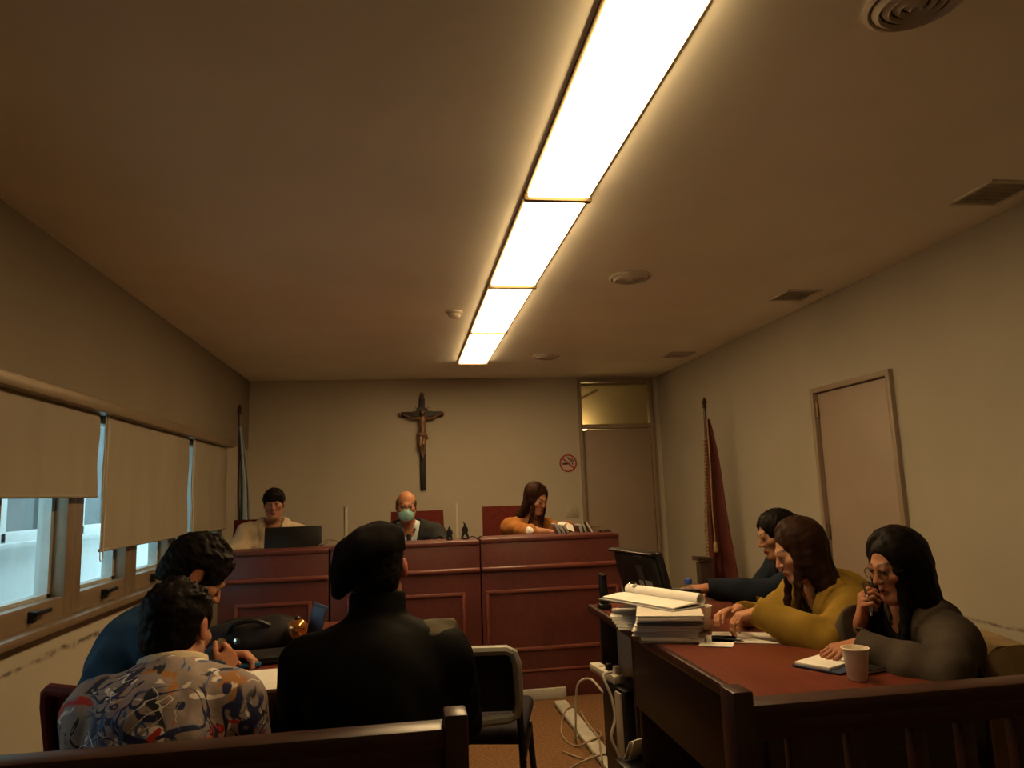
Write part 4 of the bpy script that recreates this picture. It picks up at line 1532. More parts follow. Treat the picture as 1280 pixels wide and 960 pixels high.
# ------------------------------------------------------------------ courtroom rail in front
def railing(label, x0, x1, post_x, bal, wid, zt):
    t = root('courtroom_rail', label, 'railing', (post_x, 1.7, 0), group='wooden rail of the public area')
    L = x1 - x0
    cx = (x0 + x1) / 2 - post_x
    MB().box((cx, .005, zt - .02), (L, .075, .04), bev=.008).build('top_rail', 'rail', t)
    MB().box((cx, .005, zt - .062), (L, .045, .045), bev=.004).build('under_rail', 'rail', t)
    MB().box((cx, .005, .12), (L, .045, .06), bev=.004).build('bottom_rail', 'rail', t)
    MB().box((0, 0, .4375), (.052, .075, .875), bev=.006).build('post', 'rail', t)
    for x in bal:
        MB().box((x - post_x, .005, (zt - .08 + .15) / 2), (wid, .035, zt - .08 - .15), bev=.004).build('baluster', 'rail', t)
    ex = x1 if abs(x0 - post_x) < .2 else x0
    MB().box((ex - post_x, 0, zt / 2 - .01), (.05, .07, zt - .02), bev=.005).build('post', 'rail', t)
    return t


railing('dark wooden public rail on the left, behind the man in the printed shirt', -1.60, .10, .103, [-1.46, -1.315, -1.17, -1.025, -.88, -.735, -.59, -.445, -.30, -.155, -.01], .04, .848)
railing('dark wooden public rail on the right, in front of the lawyers table', .765, 2.90, .763, [.90, 1.05, 1.215, 1.345, 1.49, 1.64, 1.79, 1.94, 2.09, 2.24, 2.39, 2.54, 2.69], .036, .842)


# ------------------------------------------------------------------ tables
def table(name, label, x0, x1, y0, y1, panel=None, legs=True, group=None, overhang=.0):
    t = root(name, label, 'table', (x0, y0, 0), group=group)
    W_, L = x1 - x0, y1 - y0
    MB().box((W_ / 2, L / 2, .745), (W_, L, .03), bev=.006).build('tabletop', 'table', t)
    MB().box((.012, L / 2, .742), (.03, L + .004, .038), bev=.008).box((W_ / 2, .010, .742), (W_, .024, .038), bev=.008).build('edge_band', 'rail', t)
    if legs:
        for y in (.03, L - .03):
            MB().box((W_ / 2 + .01, y, .365), (W_ - .08, .035, .73), bev=.003).build('leg_panel', 'table_dark', t)
    if panel:
        MB().box((panel[0], L / 2, (panel[1] + .73) / 2), (.022, L - .05, .73 - panel[1]), bev=.002).build('modesty_panel', 'table_dark', t)
    return t


table('lawyer_table', 'long red-brown table of the three women on the right, by the rail', .925, 1.63, 1.975, 3.17, (.045, .43), group='red-brown lawyer tables')
tf = table('lawyer_table', 'short red-brown side table carrying the black monitor, beyond the long table', .925, 1.63, 3.176, 3.77, None, group='red-brown lawyer tables')
MB().box((.14, .297, .52), (.02, .55, .42), bev=.002).build('modesty_panel', 'duct', tf, label='pale grey panel under the side table')
table('lawyer_table', 'red-brown table on the left, under the black bag and papers', -.70, -.06, 2.46, 3.72, (.60, .35), group='red-brown lawyer tables')
TZ = .762

# monitor on the side table: seen from behind, leaning back
t = root('monitor', 'black monitor seen from behind on the right table, with pale stickers', 'monitor', (1.125, 3.45, TZ - .0), R(-79))
# local: +y = screen side, x along the panel
tilt = rot3(R(14), 0, 0)
MB().box((0, 0, .163), (.43, .032, .26), tilt, .008).build('screen_housing', 'black', t)
MB().box((0, -.022, .16), (.395, .02, .225), tilt, .012).build('back_cover', 'screen', t)
MB().box((0, -.062, .282), (.425, .03, .012), tilt, .003).build('top_edge', 'steel_dark', t)
MB().box((.06, -.0595, .265), (.08, .002, .008), tilt).build('badge', 'sticker_dark', t)
MB().box((.04, -.0395, .187), (.055, .002, .07), tilt).build('vesa_plate', 'sticker_dark', t)
MB().box((.03, -.027, .135), (.04, .003, .030), tilt).box((.10, -.027, .135), (.06, .003, .036), tilt).build('sticker', 'sticker', t)
MB().box((0, -.01, .05), (.07, .03, .1), tilt, .006).build('stand', 'black', t)
MB().box((0, .0, .007), (.22, .17, .014), bev=.005).build('foot', 'black', t)
t = root('cordless_phone', 'slim upright black handset at the far left corner of the right table', 'phone', (.965, 3.60, TZ), R(10))
MB().box((0, 0, .085), (.04, .03, .17), rot3(R(-4), 0, 0), .01, 3).build('handset', 'black', t)
MB().box((0, 0, .012), (.055, .06, .024), bev=.006).build('cradle', 'black', t)
MB().box((0, -.016, .165), (.028, .006, .01), rot3(R(-4), 0, 0), .002).build('earpiece', 'chrome', t)

# stack of case files
rs = random.Random(5)
z = TZ
stack = [('grey_folder', 'folder_grey', .024, 'grey case file at the bottom of the file stack'),
         ('case_file', 'folder', .026, 'cream case file second from the bottom of the file stack'),
         ('case_file', 'folder', .024, 'cream case file in the middle of the file stack, pages fanned out'),
         ('case_file', 'folder_grey', .020, 'greyish case file under the two top folders of the stack'),
         ('case_file', 'folder', .022, 'pale case file with a red band near the top of the stack')]
for k, (nm, mt, th, lab) in enumerate(stack):
    a = -20 + rs.uniform(-5, 5)
    t = root('case_file', lab, 'folder', (1.045 + rs.uniform(-.012, .012), 2.90 + rs.uniform(-.015, .02), z), R(90 + a), 'case files stacked on the right table')
    sag = lambda u, v: .004 * math.sin(u * 5 + k) * (u - .5)
    th *= .86
    MB().box((0, 0, th * .5), (.36 + rs.uniform(-.02, .02), .235, th * .72), rot3(R(rs.uniform(-1.5, 1.5)), R(rs.uniform(-1, 1)), 0), .003).build('pages', 'paper_edge', t)
    MB().sheet(lambda u, v: ((u - .5) * .375, (v - .5) * .25, th - .0015 + sag(u, v)), 10, 4, .0025).build('front_cover', mt, t)
    MB().sheet(lambda u, v: ((u - .5) * .375, (v - .5) * .25, .003 + sag(u, v) * .3), 10, 4, .002).build('back_cover', mt, t)
    if k == 4:
        MB().box((.0, -.118, th * .8), (.25, .02, .004), bev=.001).build('red_band', 'red_ink', t)
    z += th + .0012
# fanned loose sheets on the far left end of the stack
t = root('paper_bundle', 'loose white pages fanned out on the table edge left of the file stack', 'papers', (.985, 3.15, TZ), R(70))
for k in range(5):
    MB().sheet(lambda u, v: ((u - .5) * .21 + k * .006, (v - .5) * .15 + k * .008, .002 + k * .011 + .012 * k / 5 * math.sin(u * 3)), 6, 3, .008).build('page', 'paper', t)
# open binder with its front pages rolled over
t = root('ring_binder', 'open binder on top of the file stack, its white pages rolled over', 'binder', (1.00, 3.03, z - .004), R(-67))
# local x: along the roll, pointing to the camera side; roll on the far side (y>0)
def roll(u, v):
    ang = R(-110) + v * R(330)
    r = .023 + .004 * v
    return ((u - .5) * .44, .085 + r * math.sin(ang) * 1.0, .030 + r * math.cos(ang))
MB().sheet(roll, 8, 22, .003).build('rolled_pages', 'paper', t)
MB().sheet(lambda u, v: ((u - .5) * .44, .085 - v * .15, .013 + .012 * math.sin(v * 2.2) * (1 - v) - .004 * v), 8, 8, .005).build('open_pages', 'paper', t)
MB().box((0, .01, .0035), (.46, .18, .007), bev=.002).build('binder_cover', 'folder_grey', t)
MB().lathe([(.021, 0), (.021, .006)], (-.222, .085, .030), 20, rot3(0, R(-90), 0)).build('roll_end', 'black', t)
MB().tube([(-.21 + .0, .10 + .03 * math.cos(a), .034 + .03 * math.sin(a)) for a in np.linspace(0, 6.28, 20)[:-1]], .002, 6, closed=True).build('binder_ring', 'chrome', t)
MB().lathe([(.011, 0), (.011, .002)], (-.165, .073, .0525), 16, rot3(R(28), 0, 0)).build('round_badge', 'black', t)

# bottle and cups
t = root('water_bottle', 'clear plastic water bottle with a blue cap beside the cup on the right table', 'bottle', (1.222, 3.13, TZ))
MB().lathe([(.028, 0), (.032, .006), (.032, .05), (.029, .065), (.032, .08), (.032, .11), (.025, .135), (.013, .155), (.0125, .166)], n=28).build('bottle_body', 'clear', t)
MB().lathe([(.0325, .07), (.0328, .105)], n=28, caps=False).build('bottle_label', 'blue_folder', t)
MB().lathe([(.0155, .160), (.0155, .180), (.013, .183)], n=20).build('cap', 'blue_cap', t)
def cup(x, y, label, s=1.0):
    t = root('foam_cup', label, 'cup', (x, y, TZ), group='white foam cups on the right table')
    MB().lathe([(.026 * s, 0), (.028 * s, .002), (.0385 * s, .088 * s), (.041 * s, .09 * s), (.041 * s, .094 * s), (.037 * s, .094 * s), (.026 * s, .006)], n=36).build('cup_wall', 'cup', t)
    return t
cup(1.205, 2.955, 'white foam cup beyond the file stack, beside the water bottle')
cup(1.322, 2.09, 'white foam cup nearest the rail, beside the spiral notebook', .97)

# papers
def sheet_of_paper(label, x, y, rz, w, l, z=TZ, curl=.0, m='paper'):
    o = MB().sheet(lambda u, v: ((u - .5) * w, (v - .5) * l, .0015 + curl * ((u - .5) ** 2 + v * v * .3)), 6, 6, .001).build('paper_sheet', m)
    o.location = (x, y, z)
    o.rotation_euler = (0, 0, rz)
    return tag(o, label, 'paper', 'loose papers on the tables')
sheet_of_paper('large white sheet lying before the woman in the olive blazer', 1.30, 2.74, R(-24), .28, .20)
sheet_of_paper('white sheet half under the right file stack, sticking out near the large sheet', 1.165, 2.72, R(-30), .12, .2, TZ)
sheet_of_paper('white sheet on the left table beside the black-coated officer', -.44, 2.62, R(8), .21, .29)
t = root('pen', 'dark pen lying on the papers beside the file stack', 'pen', (1.19, 2.70, TZ + .004), R(-50))
MB().tube([(-.06, 0, .005), (.055, 0, .005)], .004, 8).build('barrel', 'black', t)
MB().tube([(.055, 0, .005), (.07, 0, .005)], [.004, .001], 8).build('tip', 'chrome', t)

# tablet held upright by the navy woman
t = root('tablet', 'dark tablet held up from the table by the woman in navy', 'tablet', (1.32, 3.38, TZ), R(-68))
MB().box((0, 0, .052), (.20, .009, .115), rot3(R(22), R(-4), 0), .004).build('case', 'black', t)
MB().box((0, .0055, .052), (.18, .002, .10), rot3(R(22), R(-4), 0)).build('screen', 'screen', t)

# notebooks before the nearest woman
t = root('spiral_notebook', 'open spiral notebook with white pages under the hand of the nearest woman', 'notebook', (1.36, 2.27, TZ), R(28))
MB().box((0, 0, .003), (.22, .165, .005), bev=.002).build('cover', 'blue_folder', t)
MB().box((-.01, .015, .010), (.19, .12, .010), bev=.002).build('pages', 'paper', t)
MB().sheet(lambda u, v: (.085 * (u - .5) + .03, -.03 - .05 * v, .017 + .01 * math.sin(u * 3)), 6, 4, .006).build('turned_pages', 'paper', t)
g = MB()
for k in range(9):
    x = .0 + k * .0135
    g.tube([(x, -.078 + .012 * math.cos(a), .012 + .012 * math.sin(a)) for a in np.linspace(0, 6.28, 12)[:-1]], .0016, 5, closed=True)
g.build('spiral_binding', 'black', t)
t = root('black_diary', 'closed black diary lying under the spiral notebook beside the near cup', 'notebook', (1.43, 2.19, TZ), R(15))
MB().box((0, 0, .011), (.15, .10, .003), bev=.001).box((0, 0, .0015), (.15, .10, .003), bev=.001).build('cover', 'black', t)
MB().box((0, 0, .006), (.145, .095, .008)).build('pages', 'paper_edge', t)

# ------------------------------------------------------------------ under the right table
t = root('computer_tower', 'black computer tower with a pale front standing under the side table', 'computer', (1.02, 3.42, 0), R(8))
MB().box((0, 0, .235), (.17, .24, .43), bev=.006).build('case', 'black', t)
MB().box((-.089, -.06, .235), (.012, .06, .40), bev=.004).build('front_bezel', 'vent_dark', t)
for sx in (-1, 1):
    MB().box((sx * .07, 0, .01), (.03, .22, .02)).build('foot', 'black', t)
t = root('power_strip', 'cream power strip lying on top of the computer tower, sticking out left', 'power strip', (.945, 3.55, .452), R(98))
MB().box((0, 0, .02), (.30, .055, .038), bev=.006).build('body', 'white_plastic', t)
for k in range(3):
    MB().lathe([(.018, 0), (.018, .002)], (-.08 + k * .07, 0, .039), 16).build('socket', 'duct', t)
MB().box((-.10, -.01, .055), (.035, .03, .035), bev=.006).build('plug', 'white_plastic', t)
MB().box((-.03, .0, .055), (.03, .028, .03), bev=.006).build('plug', 'black', t)
single(MB().box((0, 0, .015), (.085, 2.35, .03), bev=.012), 'floor_duct', 'duct', 'long pale cable duct running along the floor left of the right tables', 'cable duct', (.975, 3.59, 0), R(1))
cords = [('cord', 'thick white cord dropping from the power strip to the floor', [(.94, 3.44, .50), (.885, 3.38, .50), (.905, 3.34, .42), (.91, 3.31, .34), (.885, 3.30, .26), (.915, 3.30, .18), (.92, 3.28, .08), (.94, 3.22, .036), (.97, 3.0, .035)], .0065),
         ('cord', 'pale cord arching from the tower side down to the floor duct', [(.965, 3.70, .34), (.955, 3.92, .355), (.90, 3.96, .33), (.885, 3.98, .24), (.88, 4.0, .08), (.89, 4.05, .008), (.93, 4.2, .008)], .006),
         ('cord_brown', 'brown cord looped in a wide ring beside the floor duct', [(1.02, 4.60, .036), (.94, 4.52, .033), (.87, 4.33, .006), (.84, 4.14, .006), (.875, 3.99, .006), (.96, 3.97, .036), (1.04, 4.08, .02), (1.05, 4.22, .006)], .0055),
         ('cord_brown', 'brown cord lying along the top of the floor duct', [(1.03, 4.52, .02), (1.005, 4.28, .036), (1.0, 4.0, .036), (.96, 3.8, .036), (.93, 3.66, .036)], .0055),
         ('cord_brown', 'brown cord curling on the carpet at the bottom edge near the papers', [(.74, 3.62, .006), (.80, 3.72, .006), (.95, 3.75, .036), (1.08, 3.80, .008), (1.15, 3.74, .008), (1.14, 3.6, .008)], .005),
         ('cord_brown', 'short brown cord end lying left of the floor duct', [(.79, 3.93, .006), (.83, 3.86, .006), (.88, 3.80, .006), (.93, 3.78, .034)], .005)]
for mt, lab, pts, r_ in cords:
    single(MB().tube(smooth_path(pts, 8), r_, 7), 'cable', mt, lab, 'cable', group='cords on the floor')
t = root('paper_bundle', 'white papers standing on a low black box under the right table', 'papers', (.945, 3.20, .20), R(20))
for k in range(2):
    MB().sheet(lambda u, v: ((u - .5) * .09 + .012 * k, -.02 * k - .05 * v, .004 + .0 + v * .085 + .01 * k), 5, 5, .004).build('page', 'paper', t)

t = root('low_box', 'low black box under the right table carrying the white papers', 'box', (.955, 3.17, 0), R(6))
MB().box((0, 0, .10), (.15, .13, .198), bev=.006).build('box_body', 'black', t)
MB().box((0, -.067, .13), (.10, .004, .03), bev=.001).build('front_slot', 'screen', t)

# ------------------------------------------------------------------ left table
t = root('black_bag', 'black bag with brass buckles lying on the left table', 'bag', (-.62, 3.22, TZ), R(-8))
F = SDF((-.25, -.2, -.02), (.28, .2, .22), .006)
F.ell(V(0, 0, .035), V(.19, .12, .075), None, .03)
F.ell(V(.08, .02, .055), V(.11, .10, .06), None, .03)
F.ell(V(-.11, -.02, .03), V(.09, .10, .055), None, .03)
F.wrinkle(.008, 45, 9)
F.plane((0, 0, 0), V(0, 0, -1))
np_obj('bag_body', [F.mesh()], 'black_soft', t, (0, 0, 0))
MB().tube(smooth_path([(-.08, -.09, .05), (-.05, -.11, .10), (.03, -.10, .115), (.09, -.08, .09)], 6), .009, 8).build('strap', 'black', t)
MB().tube(smooth_path([(-.17, -.05, .04), (-.13, .0, .09), (-.05, .05, .10)], 6), .009, 8).build('strap', 'black', t)
MB().lathe([(.004, -.004), (.02, -.003), (.022, .003), (.004, .005)], (-.085, -.13, .035), 18, rot3(R(80), 0, R(15))).build('buckle', 'gold', t)
MB().lathe([(.004, -.004), (.012, -.003), (.013, .003), (.004, .005)], (-.02, -.135, .045), 14, rot3(R(80), 0, 0)).build('buckle', 'chrome', t)
t = root('copper_bowl', 'shiny copper-brown rounded jar standing beside the black bag', 'jar', (-.432, 3.10, TZ))
MB().lathe([(.025, 0), (.03, .008), (.022, .02), (.018, .035), (.024, .047), (.038, .062), (.041, .082), (.035, .1), (.018, .112), (.004, .114)], n=32).build('jar_body', 'copper', t)
MB().lathe([(.010, .111), (.012, .118), (.004, .126)], n=16).build('jar_knob', 'black', t)
t = root('laptop', 'black laptop base lying closed before the black bag on the left table', 'laptop', (-.52, 2.93, TZ), R(10))
MB().box((0, 0, .009), (.27, .18, .016), bev=.004).build('base', 'black', t)
MB().box((0, .0, .020), (.27, .18, .006), bev=.003).build('lid', 'black_soft', t)
MB().lathe([(.012, 0), (.012, .001)], (.04, -.05, .023), 16).build('badge', 'steel_dark', t)
single(MB().box((0, 0, .008), (.085, .02, .016), rot3(0, 0, R(6)), .004), 'blue_marker', 'blue_plastic', 'blue marker lying in front of the laptop on the left table', 'marker', (-.56, 2.815, TZ))
t = root('blue_folder', 'dark blue folder standing upright on the left table beside the officer', 'folder', (-.375, 3.26, TZ), R(-35))
MB().box((0, .0, .073), (.075, .008, .146), rot3(R(-8), R(14), 0), .002).build('back_cover', 'blue_folder', t)
MB().box((.006, -.014, .068), (.07, .006, .135), rot3(R(-3), R(14), 0), .002).build('front_cover', 'blue_folder', t)


# ------------------------------------------------------------------ chairs on the floor
def visitor_chair(label, x, y, rz, top, fabric='navy_fabric', rim='grey_vinyl', name='visitor_chair', group=None, wide=.46, sz=.45):
    t = root(name, label, 'chair', (x, y, 0), rz, group)
    w2 = wide / 2
    MB().box((0, .0, sz), (wide, .44, .06), bev=.025, seg=3).build('seat', fabric, t)
    zb = .50 if top < .7 else sz + (.115 if sz < .48 else .075)
    if top > .7:
        def back(u, v):
            return ((u - .5) * (wide - .028), -.235 - .05 * v - .022 * math.cos((u - .5) * 2.8), zb + .02 + v * (top - zb - .03))
        MB().sheet(back, 14, 8, .03).build('backrest', fabric, t)
        # padded rim round the back shell
        P = []
        k = 10
        def bp(u, z):
            return (u * (w2 - .012), -.25 - .05 * (z - zb) / (top - zb) - .022 * math.cos(u * 1.4), z)
        for i in range(13):
            P.append(bp(-.84 + 1.68 * i / 12, top))
        P += [bp(.95, top - .012), bp(1, top - .05)]
        P += [bp(1, zb + (top - zb) * q) for q in (.7, .45, .25)]
        P += [bp(.95, zb + .012)]
        for i in range(13):
            P.append(bp(.84 - 1.68 * i / 12, zb - .012 * math.sin(math.pi * i / 12)))
        P += [bp(-.95, zb + .012)]
        P += [bp(-1, zb + (top - zb) * q) for q in (.25, .45, .7)]
        P += [bp(-1, top - .05), bp(-.95, top - .012)]
        MB().tube(P, .017, 8, closed=True).build('back_rim', rim, t)
    for sx in (-1, 1):
        MB().tube([(sx * (w2 - .015), -.285 if top > .7 else -.2, top - .1 if top > .7 else .47), (sx * (w2 - .012), -.245, zb - .03), (sx * (w2 - .01), -.215, .42), (sx * (w2 - .0), -.27, 0)] if top > .7 else [(sx * (w2 - .03), -.17, .45), (sx * (w2 - .01), -.2, 0)], .0125, 8).build('leg', 'black', t)
        MB().tube([(sx * (w2 - .02), .17, .44), (sx * (w2 + .005), .235, 0)], .0125, 8).build('leg', 'black', t)
        MB().tube([(sx * (w2 - .012), -.21, .415), (sx * (w2 - .015), .18, .415)], .011, 8).build('seat_rail', 'black', t)
    return t


visitor_chair('dark blue chair with a pale grey rim, empty, right of the black-coated officer', .232, 2.92, R(-14), .812, sz=.50, group='visitor chairs with grey rims')
visitor_chair('low dark stool under the man in the printed shirt', -.62, 2.02, 0, .5, group='low stools behind the left table', name='stool', wide=.4)
visitor_chair('low dark stool under the black-coated officer', -.08, 2.16, 0, .5, group='low stools behind the left table', name='stool', wide=.4)
visitor_chair('maroon chair of the man in the blue sweater, by the left wall', -.70, 2.46, R(-25), .86, 'maroon', 'maroon', group='maroon chairs on the floor', wide=.37)
visitor_chair('maroon chair of the nearest woman, under the beige coat', 1.76, 2.60, R(90), .745, 'maroon', 'navy_fabric', group='maroon chairs on the floor')
visitor_chair('maroon chair of the woman in the olive blazer', 1.93, 2.95, R(90), .72, 'maroon', 'navy_fabric', group='maroon chairs on the floor')
visitor_chair('maroon chair of the woman in navy, beside the right wall', 2.08, 3.53, R(90), .80, 'maroon', 'navy_fabric', group='maroon chairs on the floor')
# beige coat thrown over the near woman's chair
t = root('beige_coat', 'beige coat draped over the chair back of the nearest woman', 'coat', (1.76, 2.60, 0), R(90))
def coat(u, v):
    x = (u - .5) * (.54 + .08 * abs(v - .5))
    a = (v - .5) * 2          # -1 back side .. 1 seat side
    hang = (.60 if a < 0 else .50) * max(0, abs(a) - .10)
    z = .785 - .02 * (abs(u - .5) * 2) ** 3 - hang - .03 * (1 - min(1, abs(a) / .12)) * 0
    y = -.28 + (.105 * math.tanh(a * 6)) + (-.02 - .04 * abs(a) if a < 0 else .0) + .014 * math.sin(u * 15 + a * 2) * abs(a)
    return (x, y, z)
MB().sheet(coat, 26, 30, .010).build('coat_body', 'beige_coat', t)
def sleeve(u, v):
    a = v * 2 * math.pi
    return (-.262 - .012 * math.sin(u * 5) + .032 * math.cos(a), -.285 + (.105 + .02 * u) * math.sin(a) - .01 * u + .008 * math.sin(a * 3 + u * 4), .772 - u * .52 - .03 * abs(math.sin(a)))
MB().sheet(sleeve, 12, 14, .004).build('coat_sleeve', 'beige_coat', t)
# ------------------------------------------------------------------ people
SK = (.40, .195, .115)
SK2 = (.33, .155, .09)

# woman at the left of the bench
p = Person('person', 'woman with dark fringe in a cream jacket behind the bench monitor', (-1.04, 6.1, PLZ), (-1.07, 6.12, .70), (-1.02, 5.99, 1.14), 176, ((-1.005, 5.90, 1.315), 176, -6, -2), hw=.185, bulk=1.0, fem=True, floor=PLZ,
           arms=[dict(w=(-.80, 5.62, .985), hint=(.6, .2, -1), d=(-.3, -1, 0), n=(0, 0, -1)), dict(w=(-1.27, 5.60, .99), hint=(-.5, .1, -1), d=(.3, -1, 0), n=(0, 0, -1))])
p.body(SK2, .0055, .005, lips=(.26, .04, .03), brow=(.015, .01, .008))
p.hair('hair_black', 'tied', h=.005, seed=2, bang=True)
p.garment('white_shirt', 'pale_shirt', .010, .010, (0, 0), v=.6, vw=.05, hole=.06, wr=.001)
p.garment('jacket', 'cream_jacket', .026, .009, (.95, .95), v=.42, vw=.06, wr=.008, wf=42, seed=4, lapel=True, collar=(.05, .006, .072, .082))
p.trousers()

# masked man in the middle
p = Person('person', 'balding man in a dark suit and turquoise face mask at the middle of the bench', (.03, 6.15, PLZ), (.035, 6.2, .66), (.025, 6.03, 1.085), 180, ((.008, 5.93, 1.258), 178, -8, 2), hw=.205, bulk=1.12, floor=PLZ,
           arms=[dict(w=(.25, 5.62, .985), hint=(.6, .2, -1), d=(-.4, -1, 0), n=(0, 0, -1)), dict(w=(-.18, 5.62, .985), hint=(-.6, .2, -1), d=(.4, -1, 0), n=(0, 0, -1))])
p.body((.42, .175, .09), .005, .005, brow=(.10, .06, .04))
p.hair('hair_grey', 'ring', h=.005, seed=4)
p.garment('shirt', 'pale_shirt', .012, .009, (0, 0), v=None, hole=.056, wr=.001, collar=(.05, .006, .062, .066))
p.garment('suit_jacket', 'charcoal_suit', .028, .009, (.95, .95), v=.40, vw=.085, wr=.005, seed=8, lapel=True, collar=(.035, .006, .076, .084))
# tie
g = MB()
tp = [p.N + p.Fv * .075 - p.T * .02, p.sp(.8) + p.Fv * .135, p.sp(.6) + p.Fv * .142, p.sp(.45) + p.Fv * .14]
g.tube([tuple(q) for q in tp], [.020, .018, .026, .03], 8)
g.build('tie', 'tie', p.root, off=p.base)
F = SDF(p.hc - .16, p.hc + .16, .004)
F.ell(p.H(0, .034, -.055), V(.064, .074, .066) * p.hs, p.hm, .01)
F.ell(p.H(0, .088, -.035), V(.022, .032, .036) * p.hs, p.hm, .02)
F.plane(p.H(0, 0, .006), p.hm @ unit(V(0, -.25, 1)))
F.plane(p.H(0, .03, 0), p.hm @ V(0, -1, 0))
F.wrinkle(.0015, 150, 3)
np_obj('face_mask', [F.mesh()], 'mask', p.root, p.base)
g = MB()
for sg in (-1, 1):
    g.tube(smooth_path([tuple(p.H(sg * .062, .045, -.015)), tuple(p.H(sg * .076, .02, .02)), tuple(p.H(sg * .086, -.015, .033)), tuple(p.H(sg * .084, -.03, .0)), tuple(p.H(sg * .072, .0, -.05)), tuple(p.H(sg * .058, .045, -.075))], 4), .0016, 5)
g.build('mask_loop', 'mask', p.root, off=p.base)
p.glasses()
p.trousers()

# long-haired woman at the right of the bench
p = Person('person', 'long-haired woman in an ochre top reading a paper at the right of the bench', (.98, 6.15, PLZ), (.965, 6.18, .68), (1.01, 6.0, 1.105), 172, ((1.055, 5.875, 1.278), 148, -24, -3), hw=.165, bulk=.95, fem=True, floor=PLZ,
           arms=[dict(w=(1.245, 5.62, 1.07), hint=(.9, .2, -.6), d=(-.1, -.8, -.05), n=(-.6, 0, -.6), curl=(35, 35, 20)), dict(w=(1.075, 5.50, 1.035), hint=(-.9, -.1, -.5), d=(.9, -.25, -.1), n=(0, -.3, -1), curl=(25, 25, 15), len=(.27, .22))])
p.body((.40, .195, .11), .005, .004, lips=(.27, .06, .045), lid=-.004)
p.hair('hair_brown', 'long', h=.0055, hang=.27, seed=5, n=60, fw=52, part=.012)
p.garment('blouse', 'ochre_top', .014, .008, (.97, .97), v=.62, vw=.055, wr=.004, seed=9)
p.trousers()
g = MB().sheet(lambda u, v: (1.155 + .115 * u, 5.50 + .05 * v, 1.055 + .05 * v - .03 * u + .012 * math.sin(u * 3)), 8, 6, .0015)
tag(g.build('paper_sheet', 'paper'), 'white paper held by the long-haired woman at the bench', 'paper', 'loose papers on the tables')
t = root('wrist_cuff', 'white paper tissue lying at the elbow of the long-haired woman on the bench', 'tissue', (.885, 5.24, 1.05))
F = SDF((-.06, -.05, -.01), (.06, .05, .06), .004)
F.ell(V(0, 0, .012), V(.032, .026, .026), None, .01)
F.ell(V(-.01, 0, .026), V(.018, .018, .016), None, .01)
F.wrinkle(.006, 120, 2)
F.plane((0, 0, -.008), V(0, 0, -1))
np_obj('tissue_ball', [F.mesh()], 'paper', t, (0, 0, 0))
t.name = 'paper_tissue'

# man in blue, bending over the left table
p = Person('person', 'man with dark hair in a blue sweater leaning over the left table', (-1.0, 2.42, 0), (-.86, 2.40, .55), (-.775, 2.54, .98), 68, ((-.698, 2.62, 1.105), 66, -38, 0), hw=.165, bulk=.9, curve=.05,
           arms=[dict(w=(-.66, 2.86, .80), hint=(.1, .5, -1), d=(.9, -.1, 0), n=(0, -.3, -1), curl=(40, 40, 25)), dict(w=(-.605, 2.56, .80), hint=(-.1, -.6, -1), d=(.35, .45, .5), n=(-.55, .6, .1), s=.88, curl=(62, 75, 45), len=(.28, .25))])
p.body((.46, .21, .115), .0045, .0032, stubble=(.2, .1, .07))
p.hair('hair_black', 'short', seed=7, vol=1.1)
p.garment('sweater', 'blue_top', .020, .007, (.97, .97), hole=.066, wr=.008, wf=38, seed=6, cut=-.1)
p.trousers()

# man in the printed shirt, back to the camera
p = Person('person', 'man in a colourful printed shirt seen from behind at the left table', (-.62, 2.0, 0), (-.61, 2.0, .48), (-.603, 2.06, .885), 2, ((-.612, 2.15, 1.006), 12, -16, 3), hw=.162, bulk=.98, curve=.055,
           arms=[dict(w=(-.70, 2.34, .66), hint=(-.3, -.2, -1), d=(.5, .8, 0), n=(0, 0, -1)), dict(w=(-.52, 2.34, .66), hint=(.35, -.2, -1), d=(-.5, .8, 0), n=(0, 0, -1))])
p.body((.46, .21, .13), .0042, .0036, stubble=(.2, .1, .07))
p.hair('hair_black', 'short', seed=12, vol=.6)
p.garment('shirt', 'print', .026, .0065, (.97, .97), hole=.070, wr=.006, wf=40, seed=3, cut=-.1)
F = SDF(p.N - .16, p.N + .2, .0045)
ax_ = unit(unit(p.H(0, -.02, -.06) - p.N) + p.T)
A_ = p.N + p.Fv * .012 - p.T * .005
X, Y, Z = F.grids()
px, py, pz = X - A_[0], Y - A_[1], Z - A_[2]
zz = px * ax_[0] + py * ax_[1] + pz * ax_[2]
rad = np.sqrt(np.maximum(px ** 2 + py ** 2 + pz ** 2 - zz * zz, 0))
F.d = np.maximum(np.abs(rad - (.088 - .12 * zz)) - .006, np.maximum(zz - .074, .02 - zz)).astype(np.float32)
np_obj('collar', [F.mesh()], 'cream', p.root, p.base, label='cream shirt collar')
p.trousers()

